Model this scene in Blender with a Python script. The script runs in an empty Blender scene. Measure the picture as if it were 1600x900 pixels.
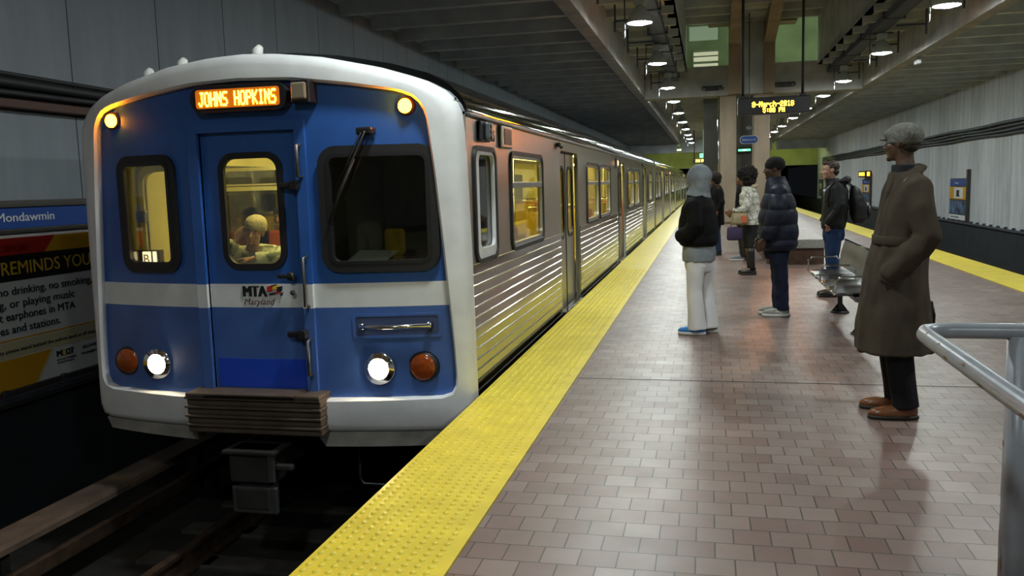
import bpy, bmesh, math, random
from mathutils import Vector, Matrix, noise
V = Vector
PI = math.pi
random.seed(7)
SC = bpy.context.scene
COL = SC.collection

# ------------------------------------------------------------------ camera
cam = bpy.data.cameras.new('camera')
camo = bpy.data.objects.new('camera', cam)
COL.objects.link(camo)
cam.sensor_width = 36.0
cam.lens = 1332.53 * 36.0 / 1600.0
cam.clip_start = 0.05
cam.clip_end = 400
_y = V((306.0, 168.0, -1332.53)).normalized()
_x = -V((-5800.0, -5.0, -1332.53)).normalized()
_x = (_x - _y * _x.dot(_y)).normalized()
_z = _x.cross(_y)
# rows of the world->camera rotation are columns of the camera's matrix
M = Matrix(((_x[0], _x[1], _x[2]), (_y[0], _y[1], _y[2]), (_z[0], _z[1], _z[2])))
camo.matrix_world = Matrix.Translation((0, 0, 1.52)) @ M.to_4x4()
SC.camera = camo

# ------------------------------------------------------------------ world, exposure
w = bpy.data.worlds.new('world')
SC.world = w
w.use_nodes = True
bg = w.node_tree.nodes['Background']
bg.inputs[0].default_value = (0.35, 0.42, 0.5, 1)
bg.inputs[1].default_value = 0.01
SC.view_settings.view_transform = 'Standard'
SC.view_settings.look = 'None'
SC.view_settings.gamma = 1.0
SC.view_settings.use_curve_mapping = False
SC.view_settings.exposure = 0.13
LAMP_POWER = 230.0          # radiance of a platform lamp's glowing lens
CABIN_POWER = 30.0          # radiance of the light strips inside the train
try:
    SC.cycles.sample_clamp_indirect = 4.0
    SC.cycles.max_bounces = 7
    SC.cycles.transparent_max_bounces = 10
    SC.cycles.caustics_reflective = False
    SC.cycles.caustics_refractive = False
    SC.cycles.use_denoising = True
except Exception:
    pass
LAMP_Y_L = [-0.85, 5.0, 10.85, 16.7, 22.5, 28.4, 33.3, 39.0, 45.0, 51.1, 57.5, 63.0, 69.3]
LAMP_Y_R = [-2.7, 5.3, 11.2, 17.1, 23.0, 29.1, 33.9, 39.6, 45.4, 52.0, 58.0, 64.7]

# ------------------------------------------------------------------ helpers
class B:
    """collects shapes in one bmesh; every add may be given a material index"""
    def __init__(s): s.bm = bmesh.new(); s.m = 0
    def _fin(s, vs, faces):
        for f in faces: f.material_index = s.m
        return vs
    def raw(s, verts, faces):
        vs = [s.bm.verts.new(v) for v in verts]; fs = []
        for f in faces:
            try: fs.append(s.bm.faces.new([vs[i] for i in f]))
            except ValueError: pass
        return s._fin(vs, fs)
    def box(s, a, b, bev=0.0, rot=None, seg=2):
        x0, y0, z0 = a; x1, y1, z1 = b
        c = V(((x0+x1)/2, (y0+y1)/2, (z0+z1)/2))
        t = bmesh.new()
        bmesh.ops.create_cube(t, size=1)
        bmesh.ops.scale(t, vec=(abs(x1-x0), abs(y1-y0), abs(z1-z0)), verts=t.verts)
        if bev > 0:
            bmesh.ops.bevel(t, geom=t.edges[:], offset=bev, segments=seg, affect='EDGES', profile=0.5)
        if rot: bmesh.ops.transform(t, matrix=rot.to_4x4(), verts=t.verts)
        bmesh.ops.translate(t, vec=c, verts=t.verts)
        return s.merge(t)
    def merge(s, t, mi=None):
        mp = {}
        for v in t.verts: mp[v.index if False else v] = s.bm.verts.new(v.co)
        for f in t.faces:
            try:
                g = s.bm.faces.new([mp[v] for v in f.verts])
                g.material_index = s.m if mi is None else f.material_index
                g.smooth = f.smooth
            except ValueError: pass
        t.free()
        return list(mp.values())
    def tube(s, pts, r, n=10, cap=True):
        """tube along pts, r a number or list; parallel transport"""
        pts = [V(p) for p in pts]; N = len(pts)
        rs = r if isinstance(r, (list, tuple)) else [r]*N
        d = (pts[1]-pts[0]).normalized()
        up = V((0, 0, 1)) if abs(d.z) < .9 else V((1, 0, 0))
        u = d.cross(up).normalized()
        rings = []
        for i, p in enumerate(pts):
            if i == 0: t = (pts[1]-pts[0])
            elif i == N-1: t = (pts[-1]-pts[-2])
            else: t = (pts[i+1]-pts[i]).normalized() + (pts[i]-pts[i-1]).normalized()
            t = t.normalized()
            u = (u - t*u.dot(t)).normalized(); v = t.cross(u)
            rr = rs[i]
            rx, ry = rr if isinstance(rr, (list, tuple)) else (rr, rr)
            rings.append([s.bm.verts.new(p + u*(rx*math.cos(2*PI*k/n)) + v*(ry*math.sin(2*PI*k/n))) for k in range(n)])
        fs = []
        for a, b in zip(rings, rings[1:]):
            for k in range(n):
                fs.append(s.bm.faces.new((a[k], a[(k+1) % n], b[(k+1) % n], b[k])))
        if cap:
            fs.append(s.bm.faces.new(rings[0][::-1])); fs.append(s.bm.faces.new(rings[-1]))
        for f in fs: f.smooth = True
        return s._fin([v for r_ in rings for v in r_], fs)
    def cyl(s, a, b, r, r2=None, n=20):
        vs = s.tube([a, b], [r, r if r2 is None else r2], n)
        return vs
    def ball(s, c, r, u=16, v=10):
        if not isinstance(r, (list, tuple)): r = (r, r, r)
        t = bmesh.new(); bmesh.ops.create_uvsphere(t, u_segments=u, v_segments=v, radius=1)
        bmesh.ops.scale(t, vec=r, verts=t.verts); bmesh.ops.translate(t, vec=c, verts=t.verts)
        for f in t.faces: f.smooth = True
        return s.merge(t)
    def rings(s, rs, n=28, p=2.0, cap=True):
        """horizontal super-elliptic rings (cx,cy,cz,rx,ry)"""
        R = []
        for (cx, cy, cz, rx, ry) in rs:
            ring = []
            for k in range(n):
                a = 2*PI*k/n; c, q = math.cos(a), math.sin(a)
                ring.append(s.bm.verts.new((cx + rx*math.copysign(abs(c)**(2/p), c), cy + ry*math.copysign(abs(q)**(2/p), q), cz)))
            R.append(ring)
        fs = []
        for a, b in zip(R, R[1:]):
            for k in range(n): fs.append(s.bm.faces.new((a[k], a[(k+1) % n], b[(k+1) % n], b[k])))
        if cap:
            fs.append(s.bm.faces.new(R[0][::-1])); fs.append(s.bm.faces.new(R[-1]))
        for f in fs: f.smooth = True
        return s._fin([v for r_ in R for v in r_], fs)
    def lathe(s, prof, c, n=28):
        """profile (r,z) round the vertical axis at c"""
        cx, cy, cz = c; R = []
        for r, z in prof:
            R.append([s.bm.verts.new((cx+r*math.cos(2*PI*k/n), cy+r*math.sin(2*PI*k/n), cz+z)) for k in range(n)])
        fs = []
        for a, b in zip(R, R[1:]):
            for k in range(n): fs.append(s.bm.faces.new((a[k], a[(k+1) % n], b[(k+1) % n], b[k])))
        for f in fs: f.smooth = True
        return s._fin([v for r_ in R for v in r_], fs)
    def prism(s, poly, fn, t0, t1, cap=True):
        """poly: 2D points; fn(a,b,t)->xyz ; extruded from t0 to t1"""
        A = [s.bm.verts.new(fn(a, b, t0)) for a, b in poly]
        Bv = [s.bm.verts.new(fn(a, b, t1)) for a, b in poly]
        n = len(poly); fs = []
        for k in range(n): fs.append(s.bm.faces.new((A[k], A[(k+1) % n], Bv[(k+1) % n], Bv[k])))
        if cap: fs.append(s.bm.faces.new(A[::-1])); fs.append(s.bm.faces.new(Bv))
        return s._fin(A+Bv, fs)

def wm(o):
    return o.matrix_basis.copy() if o.parent is None else wm(o.parent) @ o.matrix_basis

def obj(name, b, mats, parent=None, local=False, smooth=False, kind=None, label=None, angle=None):
    bm = b.bm if isinstance(b, B) else b
    if parent is not None and not local:
        bm.transform(wm(parent).inverted())
    bmesh.ops.recalc_face_normals(bm, faces=bm.faces)
    me = bpy.data.meshes.new(name)
    bm.to_mesh(me); bm.free()
    if not isinstance(mats, (list, tuple)): mats = [mats]
    for m in mats: me.materials.append(m)
    if smooth:
        for p in me.polygons: p.use_smooth = True
    if angle is not None:
        for p in me.polygons: p.use_smooth = True
        me.set_sharp_from_angle(angle=math.radians(angle))
    o = bpy.data.objects.new(name, me)
    COL.objects.link(o)
    if parent is not None: o.parent = parent
    if kind: o['kind'] = kind
    if label: o['label'] = label
    return o

def tag(o, label, cat, group=None):
    o['label'] = label; o['category'] = cat
    if group: o['group'] = group
    return o

def thing(name, label, cat, loc=(0, 0, 0), rz=0.0, group=None):
    o = bpy.data.objects.new(name, None)
    COL.objects.link(o)
    o.empty_display_size = 0.1
    o.location = loc; o.rotation_euler = (0, 0, rz)
    o.matrix_basis = Matrix.Translation(loc) @ Matrix.Rotation(rz, 4, 'Z')
    return tag(o, label, cat, group)

def kids(o): return [c for c in bpy.data.objects if c.parent == o]
def dup(root, delta, label=None, group=None):
    ch = {}
    for c in bpy.data.objects:
        if c.parent: ch.setdefault(c.parent.name, []).append(c)
    def rec(o, par):
        c = o.copy(); COL.objects.link(c)
        if par is not None: c.parent = par
        for k in ch.get(o.name, []): rec(k, c)
        return c
    r = rec(root, None)
    r.location = V(root.location) + V(delta)
    if label: r['label'] = label
    if group: r['group'] = group
    return r

_dg = None
def baked(o):
    bpy.context.view_layer.update()
    dg = bpy.context.evaluated_depsgraph_get()
    me = bpy.data.meshes.new_from_object(o.evaluated_get(dg), depsgraph=dg)
    t = bmesh.new(); t.from_mesh(me); bpy.data.meshes.remove(me)
    return t

def text_bm(s, size, origin, xd, yd, align='LEFT', off=0.0, thick=0.0015, space=1.0, shear=0.0, width=None):
    """lettering as a mesh: xd reading direction, yd up"""
    cu = bpy.data.curves.new('t', 'FONT'); cu.body = s; cu.size = size; cu.align_x = align
    cu.extrude = thick; cu.offset = off; cu.space_character = space; cu.shear = shear; cu.resolution_u = 3
    o = bpy.data.objects.new('t', cu); COL.objects.link(o)
    t = baked(o)
    bpy.data.objects.remove(o); bpy.data.curves.remove(cu)
    if width:
        xs = [v.co.x for v in t.verts]; k = width/max(1e-6, max(xs)-min(xs))
        for v in t.verts: v.co.x *= k
    xd, yd = V(xd), V(yd); zd = xd.cross(yd)
    mt = Matrix((xd, yd, zd)).transposed().to_4x4(); mt.translation = V(origin)
    t.transform(mt)
    return t

def bold(s, size, origin, xd, yd, d=.006, **k):
    b = B()
    for i in (0, 1, 2):
        o = V(origin)+V(xd)*(d*(i-1)) - V(xd).cross(V(yd))*(.0002*i)
        b.merge(text_bm(s, size, o, xd, yd, **k))
    return b

def rrect(x0, z0, x1, z1, r, n=6):
    """rounded rectangle outline; r a number or four (bl, br, tr, tl)"""
    if not isinstance(r, (list, tuple)): r = (r,)*4
    out = []
    for (cx, cz, a0, rr) in ((x0+r[0], z0+r[0], PI, r[0]), (x1-r[1], z0+r[1], 1.5*PI, r[1]), (x1-r[2], z1-r[2], 0, r[2]), (x0+r[3], z1-r[3], .5*PI, r[3])):
        for k in range(n+1):
            a = a0 + .5*PI*k/n
            out.append((cx+rr*math.cos(a), cz+rr*math.sin(a)))
    return out

def plate(outer, holes=(), thick=0.02, bev=0.0):
    """flat plate with holes, in local (x, z), thickness centred on y"""
    cu = bpy.data.curves.new('p', 'CURVE'); cu.dimensions = '2D'; cu.fill_mode = 'BOTH'
    cu.extrude = thick/2
    for lp in [outer]+list(holes):
        sp = cu.splines.new('POLY'); sp.points.add(len(lp)-1)
        for q, (a, b) in zip(sp.points, lp): q.co = (a, b, 0, 1)
        sp.use_cyclic_u = True
    o = bpy.data.objects.new('p', cu); COL.objects.link(o)
    t = baked(o)
    bpy.data.objects.remove(o); bpy.data.curves.remove(cu)
    bmesh.ops.remove_doubles(t, verts=t.verts, dist=1e-5)
    t.transform(Matrix(((1, 0, 0, 0), (0, 0, -1, 0), (0, 1, 0, 0), (0, 0, 0, 1))))
    return t

def remesh(b, vox, sm=3, fac=0.5):
    bm = b.bm if isinstance(b, B) else b
    bmesh.ops.recalc_face_normals(bm, faces=bm.faces)
    me = bpy.data.meshes.new('r'); bm.to_mesh(me); bm.free()
    o = bpy.data.objects.new('r', me); COL.objects.link(o)
    r = o.modifiers.new('r', 'REMESH'); r.mode = 'VOXEL'; r.voxel_size = vox; r.use_smooth_shade = True
    if sm:
        q = o.modifiers.new('s', 'SMOOTH'); q.factor = fac; q.iterations = sm
    t = baked(o)
    bpy.data.objects.remove(o); bpy.data.meshes.remove(me)
    for f in t.faces: f.smooth = True
    return t

# ------------------------------------------------------------------ materials
def newmat(name):
    m = bpy.data.materials.new(name); m.use_nodes = True
    return m, m.node_tree, m.node_tree.nodes['Principled BSDF']
def setp(b, color=None, rough=.6, metal=0., spec=.5, **k):
    if color is not None: b.inputs['Base Color'].default_value = (*color, 1)
    b.inputs['Roughness'].default_value = rough
    b.inputs['Metallic'].default_value = metal
    b.inputs['Specular IOR Level'].default_value = spec
def mat(name, color, rough=.6, metal=0., spec=.5, var=.0, scale=6., bump=0., bscale=None, detail=4, stretch=None, rvar=0.):
    """plain or noise-mottled material, optional bump"""
    m, nt, b = newmat(name); setp(b, color, rough, metal, spec)
    N, L = nt.nodes, nt.links
    tc = N.new('ShaderNodeTexCoord'); src = tc.outputs['Object']
    if stretch:
        mp = N.new('ShaderNodeMapping'); mp.inputs['Scale'].default_value = stretch
        L.new(src, mp.inputs[0]); src = mp.outputs[0]
    if var > 0 or rvar > 0:
        n = N.new('ShaderNodeTexNoise'); n.inputs['Scale'].default_value = scale; n.inputs['Detail'].default_value = detail
        L.new(src, n.inputs['Vector'])
    if var > 0:
        r = N.new('ShaderNodeValToRGB')
        r.color_ramp.elements[0].position = .3; r.color_ramp.elements[1].position = .7
        r.color_ramp.elements[0].color = (*[c*(1-var) for c in color], 1)
        r.color_ramp.elements[1].color = (*[min(1, c*(1+var)) for c in color], 1)
        L.new(n.outputs['Fac'], r.inputs[0]); L.new(r.outputs[0], b.inputs['Base Color'])
    if rvar > 0:
        mr = N.new('ShaderNodeMapRange'); mr.inputs[3].default_value = max(.02, rough-rvar); mr.inputs[4].default_value = rough+rvar
        L.new(n.outputs['Fac'], mr.inputs[0]); L.new(mr.outputs[0], b.inputs['Roughness'])
    if bump > 0:
        n2 = N.new('ShaderNodeTexNoise'); n2.inputs['Scale'].default_value = bscale or scale*4; n2.inputs['Detail'].default_value = 3
        L.new(src, n2.inputs['Vector'])
        bp = N.new('ShaderNodeBump'); bp.inputs['Strength'].default_value = bump; bp.inputs['Distance'].default_value = .01
        L.new(n2.outputs['Fac'], bp.inputs['Height']); L.new(bp.outputs[0], b.inputs['Normal'])
    return m
def emit(name, color, power):
    m, nt, b = newmat(name); setp(b, (0.02, 0.02, 0.02), .4)
    b.inputs['Emission Color'].default_value = (*color, 1); b.inputs['Emission Strength'].default_value = power
    return m
def glass(name, tint=(.8, .82, .8), refl=.12, rough=.03):
    m = bpy.data.materials.new(name); m.use_nodes = True
    nt = m.node_tree; N, L = nt.nodes, nt.links; N.clear()
    o = N.new('ShaderNodeOutputMaterial'); mx = N.new('ShaderNodeMixShader')
    tr = N.new('ShaderNodeBsdfTransparent'); tr.inputs[0].default_value = (*tint, 1)
    gl = N.new('ShaderNodeBsdfGlossy'); gl.inputs['Roughness'].default_value = rough; gl.inputs[0].default_value = (.9, .9, .9, 1)
    lw = N.new('ShaderNodeLayerWeight'); lw.inputs[0].default_value = .25
    mr = N.new('ShaderNodeMapRange'); mr.inputs[3].default_value = refl*.5; mr.inputs[4].default_value = min(1, refl*4)
    L.new(lw.outputs['Fresnel'], mr.inputs[0]); L.new(mr.outputs[0], mx.inputs[0])
    L.new(tr.outputs[0], mx.inputs[1]); L.new(gl.outputs[0], mx.inputs[2]); L.new(mx.outputs[0], o.inputs[0])
    return m
def c255(r, g, b):
    f = lambda v: ((v/255+.055)/1.055)**2.4 if v > 10 else v/255/12.92
    return (f(r), f(g), f(b))

def brick_floor():
    m, nt, b = newmat('square brick paving'); setp(b, rough=.4, spec=.8)
    N, L = nt.nodes, nt.links
    tc = N.new('ShaderNodeTexCoord')
    mp = N.new('ShaderNodeMapping'); mp.inputs['Location'].default_value = (0.05, 0.02, 0)
    L.new(tc.outputs['Object'], mp.inputs[0])
    br = N.new('ShaderNodeTexBrick'); L.new(mp.outputs[0], br.inputs['Vector'])
    br.offset = .5; br.inputs['Scale'].default_value = 1
    br.inputs['Brick Width'].default_value = .155; br.inputs['Row Height'].default_value = .155
    br.inputs['Mortar Size'].default_value = .0035; br.inputs['Mortar Smooth'].default_value = .3
    br.inputs['Bias'].default_value = 0
    br.inputs['Color1'].default_value = (.152, .095, .082, 1); br.inputs['Color2'].default_value = (.222, .166, .148, 1)
    br.inputs['Mortar'].default_value = (.035, .025, .022, 1)
    n = N.new('ShaderNodeTexNoise'); n.inputs['Scale'].default_value = .9; n.inputs['Detail'].default_value = 5
    L.new(tc.outputs['Object'], n.inputs['Vector'])
    r = N.new('ShaderNodeValToRGB'); r.color_ramp.elements[0].position = .35; r.color_ramp.elements[1].position = .68
    r.color_ramp.elements[0].color = (.72, .70, .70, 1); r.color_ramp.elements[1].color = (1.12, 1.12, 1.14, 1)
    L.new(n.outputs['Fac'], r.inputs[0])
    mx = N.new('ShaderNodeMix'); mx.data_type = 'RGBA'; mx.blend_type = 'MULTIPLY'; mx.inputs[0].default_value = .8
    L.new(br.outputs['Color'], mx.inputs[6]); L.new(r.outputs[0], mx.inputs[7]); L.new(mx.outputs[2], b.inputs['Base Color'])
    n2 = N.new('ShaderNodeTexNoise'); n2.inputs['Scale'].default_value = 7; n2.inputs['Detail'].default_value = 6
    L.new(tc.outputs['Object'], n2.inputs['Vector'])
    mr = N.new('ShaderNodeMapRange'); mr.inputs[3].default_value = .26; mr.inputs[4].default_value = .5
    L.new(n2.outputs['Fac'], mr.inputs[0]); L.new(mr.outputs[0], b.inputs['Roughness'])
    bp = N.new('ShaderNodeBump'); bp.inputs['Strength'].default_value = .5; bp.inputs['Distance'].default_value = .004; bp.invert = True
    L.new(br.outputs['Fac'], bp.inputs['Height'])
    bp2 = N.new('ShaderNodeBump'); bp2.inputs['Strength'].default_value = .12; bp2.inputs['Distance'].default_value = .004
    L.new(n2.outputs['Fac'], bp2.inputs['Height']); L.new(bp.outputs[0], bp2.inputs['Normal']); L.new(bp2.outputs[0], b.inputs['Normal'])
    return m

def concrete_wall(name, col, pitch, off=0.0, streak=.35, axis='Y'):
    """cast panels: thin vertical joints every `pitch` along Y, long vertical streaks"""
    m, nt, b = newmat(name); setp(b, col, .75, spec=.3)
    N, L = nt.nodes, nt.links
    tc = N.new('ShaderNodeTexCoord'); sx = N.new('ShaderNodeSeparateXYZ'); L.new(tc.outputs['Object'], sx.inputs[0])
    def math_(op, a, b_=None):
        q = N.new('ShaderNodeMath'); q.operation = op
        if hasattr(a, 'links'): L.new(a, q.inputs[0])
        else: q.inputs[0].default_value = a
        if b_ is not None:
            if hasattr(b_, 'links'): L.new(b_, q.inputs[1])
            else: q.inputs[1].default_value = b_
        return q.outputs[0]
    t = math_('FRACT', math_('DIVIDE', math_('ADD', sx.outputs[axis], -off+1000*pitch), pitch))
    j = math_('LESS_THAN', t, .018/pitch)
    cell = math_('FLOOR', math_('DIVIDE', math_('ADD', sx.outputs[axis], -off+1000*pitch), pitch))
    wn = N.new('ShaderNodeTexWhiteNoise'); wn.noise_dimensions = '1D'; L.new(cell, wn.inputs['W'])
    mp = N.new('ShaderNodeMapping'); mp.inputs['Scale'].default_value = (1.6, 1.6, .22); L.new(tc.outputs['Object'], mp.inputs[0])
    n = N.new('ShaderNodeTexNoise'); n.inputs['Scale'].default_value = 2.2; n.inputs['Detail'].default_value = 6; n.inputs['Roughness'].default_value = .62
    L.new(mp.outputs[0], n.inputs['Vector'])
    n3 = N.new('ShaderNodeTexNoise'); n3.inputs['Scale'].default_value = 9; n3.inputs['Detail'].default_value = 4
    L.new(tc.outputs['Object'], n3.inputs['Vector'])
    f = math_('ADD', math_('MULTIPLY', math_('SUBTRACT', n.outputs['Fac'], .5), streak*3.2), math_('MULTIPLY', math_('SUBTRACT', wn.outputs['Value'], .5), streak*.55))
    f = math_('ADD', f, math_('MULTIPLY', math_('SUBTRACT', n3.outputs['Fac'], .5), streak*.5))
    f = math_('MAXIMUM', math_('ADD', f, 1.0), .25)
    f = math_('MULTIPLY', f, math_('SUBTRACT', 1.0, math_('MULTIPLY', j, .75)))
    mx = N.new('ShaderNodeMix'); mx.data_type = 'RGBA'; mx.blend_type = 'MULTIPLY'; mx.inputs[0].default_value = 1
    mx.inputs[6].default_value = (*col, 1)
    cc = N.new('ShaderNodeCombineXYZ')
    for i in range(3): L.new(f, cc.inputs[i])
    L.new(cc.outputs[0], mx.inputs[7]); L.new(mx.outputs[2], b.inputs['Base Color'])
    return m

MT = {}
MT['brick'] = brick_floor()
MT['yellow'] = mat('yellow tactile strip', (.74, .60, .05), .36, var=.10, scale=5, bump=.1, bscale=60)
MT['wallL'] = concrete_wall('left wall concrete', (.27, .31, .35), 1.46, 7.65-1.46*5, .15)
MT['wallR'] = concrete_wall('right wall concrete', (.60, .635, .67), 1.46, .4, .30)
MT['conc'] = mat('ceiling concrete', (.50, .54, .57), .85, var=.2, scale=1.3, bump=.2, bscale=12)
MT['slab'] = mat('shade-tone ceiling slab', (.26, .29, .31), .85, var=.2, scale=1.3)  # darker than the ribs: shade between them put into the colour
MT['rib'] = mat('lit-tone ceiling ribs', (.74, .78, .79), .8, var=.15, scale=2)  # paler than the slab: bounce light from the floor painted in
MT['concl'] = mat('beam concrete', (.42, .42, .40), .8, var=.2, scale=2.2, bump=.2, bscale=14)
MT['warmconc'] = mat('column concrete', (.34, .27, .20), .7, var=.2, scale=2, bump=.15, bscale=12, stretch=(1, 1, .3))
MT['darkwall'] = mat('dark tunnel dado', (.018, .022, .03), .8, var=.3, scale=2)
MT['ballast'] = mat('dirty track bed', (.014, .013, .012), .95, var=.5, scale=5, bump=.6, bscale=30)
MT['slabside'] = mat('platform edge concrete', (.06, .06, .06), .9, var=.3, scale=4)
MT['railsteel'] = mat('worn rail steel', (.16, .11, .08), .45, .8, var=.3, scale=9)
MT['tie'] = mat('track tie', (.05, .045, .04), .9, var=.3, scale=8)
MT['cover'] = mat('third rail cover board', (.10, .075, .06), .6, var=.4, scale=3, bump=.2)
MT['steel'] = mat('brushed stainless steel', (.29, .295, .27), .30, 1.0, var=.06, scale=1.5)
_nt = MT['steel'].node_tree; _p = _nt.nodes['Principled BSDF']; _tg = _nt.nodes.new('ShaderNodeTangent'); _tg.direction_type = 'RADIAL'; _tg.axis = 'Z'
_nt.links.new(_tg.outputs[0], _p.inputs['Tangent']); _p.inputs['Anisotropic'].default_value = .9; _p.inputs['Anisotropic Rotation'].default_value = .25
MT['steelroof'] = mat('roof stainless steel', (.30, .32, .34), .055, 1.0, var=.12, scale=2)
MT['steelrib'] = mat('fluted stainless steel', (.38, .375, .35), .13, 1.0, var=.08, scale=2)
MT['frame'] = mat('polished window frame', (.55, .55, .54), .3, .9)
MT['steeld'] = mat('dull steel', (.15, .16, .17), .4, .8, var=.2, scale=8)
MT['white'] = mat('dirty white paint', (.74, .76, .79), .42, var=.09, scale=4, bump=.05, bscale=30)
MT['blue'] = mat('blue paint', (.030, .115, .42), .33, var=.12, scale=3, bump=.04, bscale=20)
MT['bluelo'] = mat('lit-tone lower blue', (.055, .13, .40), .45, var=.15, scale=4)  # lighter, greyer blue: light on the lower nose put into the colour
MT['bluepatch'] = mat('fresh blue patch', (.02, .075, .62), .3)
MT['rubber'] = mat('black rubber', (.012, .012, .014), .5)
MT['black'] = mat('black plastic', (.015, .015, .017), .35)
MT['under'] = mat('underframe black', (.02, .019, .018), .8, var=.4, scale=6)
MT['brown'] = mat('brown fluted anticlimber', (.085, .062, .048), .6, var=.25, scale=7, bump=.2)
MT['bumper'] = mat('grimy lower bumper', (.30, .29, .27), .6, var=.25, scale=6)
MT['glassf'] = glass('front window glass', (.80, .80, .72), .22)
MT['glasss'] = glass('side window glass', (.86, .86, .66), .15)
MT['liner'] = mat('yellowish car lining', (.55, .48, .16), .6, var=.1, scale=3)
MT['linerd'] = mat('dark cab lining', (.22, .21, .17), .7)
MT['carfloor'] = mat('car floor', (.08, .07, .05), .8)
MT['seaty'] = mat('yellow seat shell', (.62, .43, .03), .45)
MT['seatr'] = mat('red-orange seat shell', (.45, .09, .02), .45)
MT['cabinlamp'] = emit('cabin light strip', (1.0, .86, .36), CABIN_POWER)
MT['amber'] = emit('amber marker lens', (1.0, .27, .004), 120)
MT['amberoff'] = mat('unlit amber lens', (.30, .06, .012), .15, var=.2, scale=30)
MT['head'] = emit('headlight lens', (1.0, .74, .42), 70)
MT['chrome'] = mat('chrome', (.75, .75, .75), .12, 1.0)
MT['led'] = emit('amber led', (1.0, .22, .004), 150)
MT['ledsoft'] = emit('soft amber led', (1.0, .40, .02), 5)
MT['ledglow'] = emit('amber led backing', (1.0, .22, .0), .5)
MT['lens'] = emit('lamp lens', (.93, 1.0, .95), LAMP_POWER)
MT['lampshell'] = mat('lamp reflector shell', (.42, .46, .44), .4, .0)
MT['tray'] = mat('galvanised cable tray', (.07, .08, .10), .6, .3, var=.2, scale=5)
MT['cable'] = mat('black cable', (.02, .022, .025), .6)
MT['tube'] = mat('grey painted handrail', (.27, .30, .35), .33, .1, var=.16, scale=9, bump=.05, bscale=40)
MT['tubechip'] = mat('rust-brown chipped paint', (.16, .09, .04), .7)
MT['bluesign'] = mat('blue sign face', (.015, .07, .33), .45)
MT['signtext'] = mat('white lettering', (.75, .78, .82), .5)
MT['dark'] = mat('near-black paint', (.01, .01, .012), .5)
MT['pyellow'] = mat('poster amber', (.80, .42, .02), .4)
MT['pred'] = mat('poster red', (.55, .03, .02), .4)
MT['pwhite'] = mat('poster white', (.84, .87, .90), .4)
MT['pcream'] = mat('poster cream', (.72, .66, .42), .4)
MT['ptext'] = mat('poster black print', (.015, .018, .03), .5)
MT['ptexty'] = mat('poster yellow print', (.85, .55, .05), .5)
MT['panelframe'] = mat('panel frame steel', (.10, .09, .085), .5, .5)
MT['granite'] = mat('grey stone slab', (.32, .33, .32), .5, var=.2, scale=20)
MT['brownbrick'] = mat('dark brown brick base', (.09, .045, .032), .7, var=.3, scale=9)
# ------------------------------------------------------------------ the setting
Y0, Y1 = -24.0, 78.0
XL, XR = -6.3, 9.2
EL, ER = -1.62, 4.50
TB = -1.42        # track bed

b = B()
b.box((EL, Y0, -.32), (ER, Y1, 0))
obj('floor', b, MT['brick'], kind='structure')
b = B()
b.box((EL+.14, Y0, TB), (ER-.14, Y1, -.32))
obj('floor', b, MT['slabside'], kind='structure')
b = B()
b.box((XL, Y0, TB-.2), (EL+.14, Y1+30, TB)); b.box((ER-.14, Y0, TB-.2), (XR, Y1+30, TB))
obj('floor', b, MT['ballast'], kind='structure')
# expansion joint in the paving
b = B(); b.box((-1.0, 6.535, 0), (3.86, 6.553, .0016))
obj('trim_1', b, MT['dark'], kind='structure')

def tactile(n, x0, x1):
    b = B()
    b.box((x0, Y0, 0), (x1, Y1, .012))
    y = 2.2; odd = 0
    while y < 15:
        k = 0
        while x0+.035+k*.056 < x1-.02:
            x = x0+.035+k*.056
            if n != 2 or (4 < x and False): pass
            r1, r2, h = .0165, .009, .0185
            vs = []
            m_ = 8 if y < 7 else 6
            for j in range(m_):
                a = 2*PI*j/m_; vs.append((x+r1*math.cos(a), y+r1*math.sin(a), .012))
            for (rr, hh) in ((.0135, .0172), (r2*.8, .0195)):
                for j in range(m_):
                    a = 2*PI*j/m_; vs.append((x+rr*math.cos(a), y+rr*math.sin(a), hh))
            n0 = len(b.bm.faces)
            b.raw(vs, [(q*m_+j, q*m_+(j+1) % m_, (q+1)*m_+(j+1) % m_, (q+1)*m_+j) for q in (0, 1) for j in range(m_)] + [tuple(range(2*m_, 3*m_))])
            k += 1
        y += .056
        if n == 3: break
    obj('trim_%d' % n, b, MT['yellow'], kind='structure', angle=60)
tactile(2, EL, -1.01)
tactile(3, 3.88, ER)

# side walls: concrete above, dark dado below
def sidewall(nm, x, dx, m, zd):
    b = B(); b.box((min(x, x+dx), Y0, zd), (max(x, x+dx), Y1, 5.2)); obj('wall_'+nm, b, m, kind='structure')
    b = B(); q = -.06*dx/abs(dx)
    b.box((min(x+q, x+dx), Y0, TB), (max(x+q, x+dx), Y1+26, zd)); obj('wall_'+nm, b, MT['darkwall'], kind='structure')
    b = B(); q = -.12*dx/abs(dx)
    b.box((min(x+q, x), Y0, zd-.05), (max(x+q, x), Y1, zd+.02), .01)
    yy = Y0+.4
    while yy < 60:
        b.box((min(x+q*.8, x), yy, zd+.02), (max(x+q*.8, x), yy+.06, zd+.08)); yy += .73
    obj('baseboard_'+nm, b, MT['tray'], kind='structure')
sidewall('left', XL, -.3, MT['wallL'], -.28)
sidewall('right', XR, .3, MT['wallR'], -.28)

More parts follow.
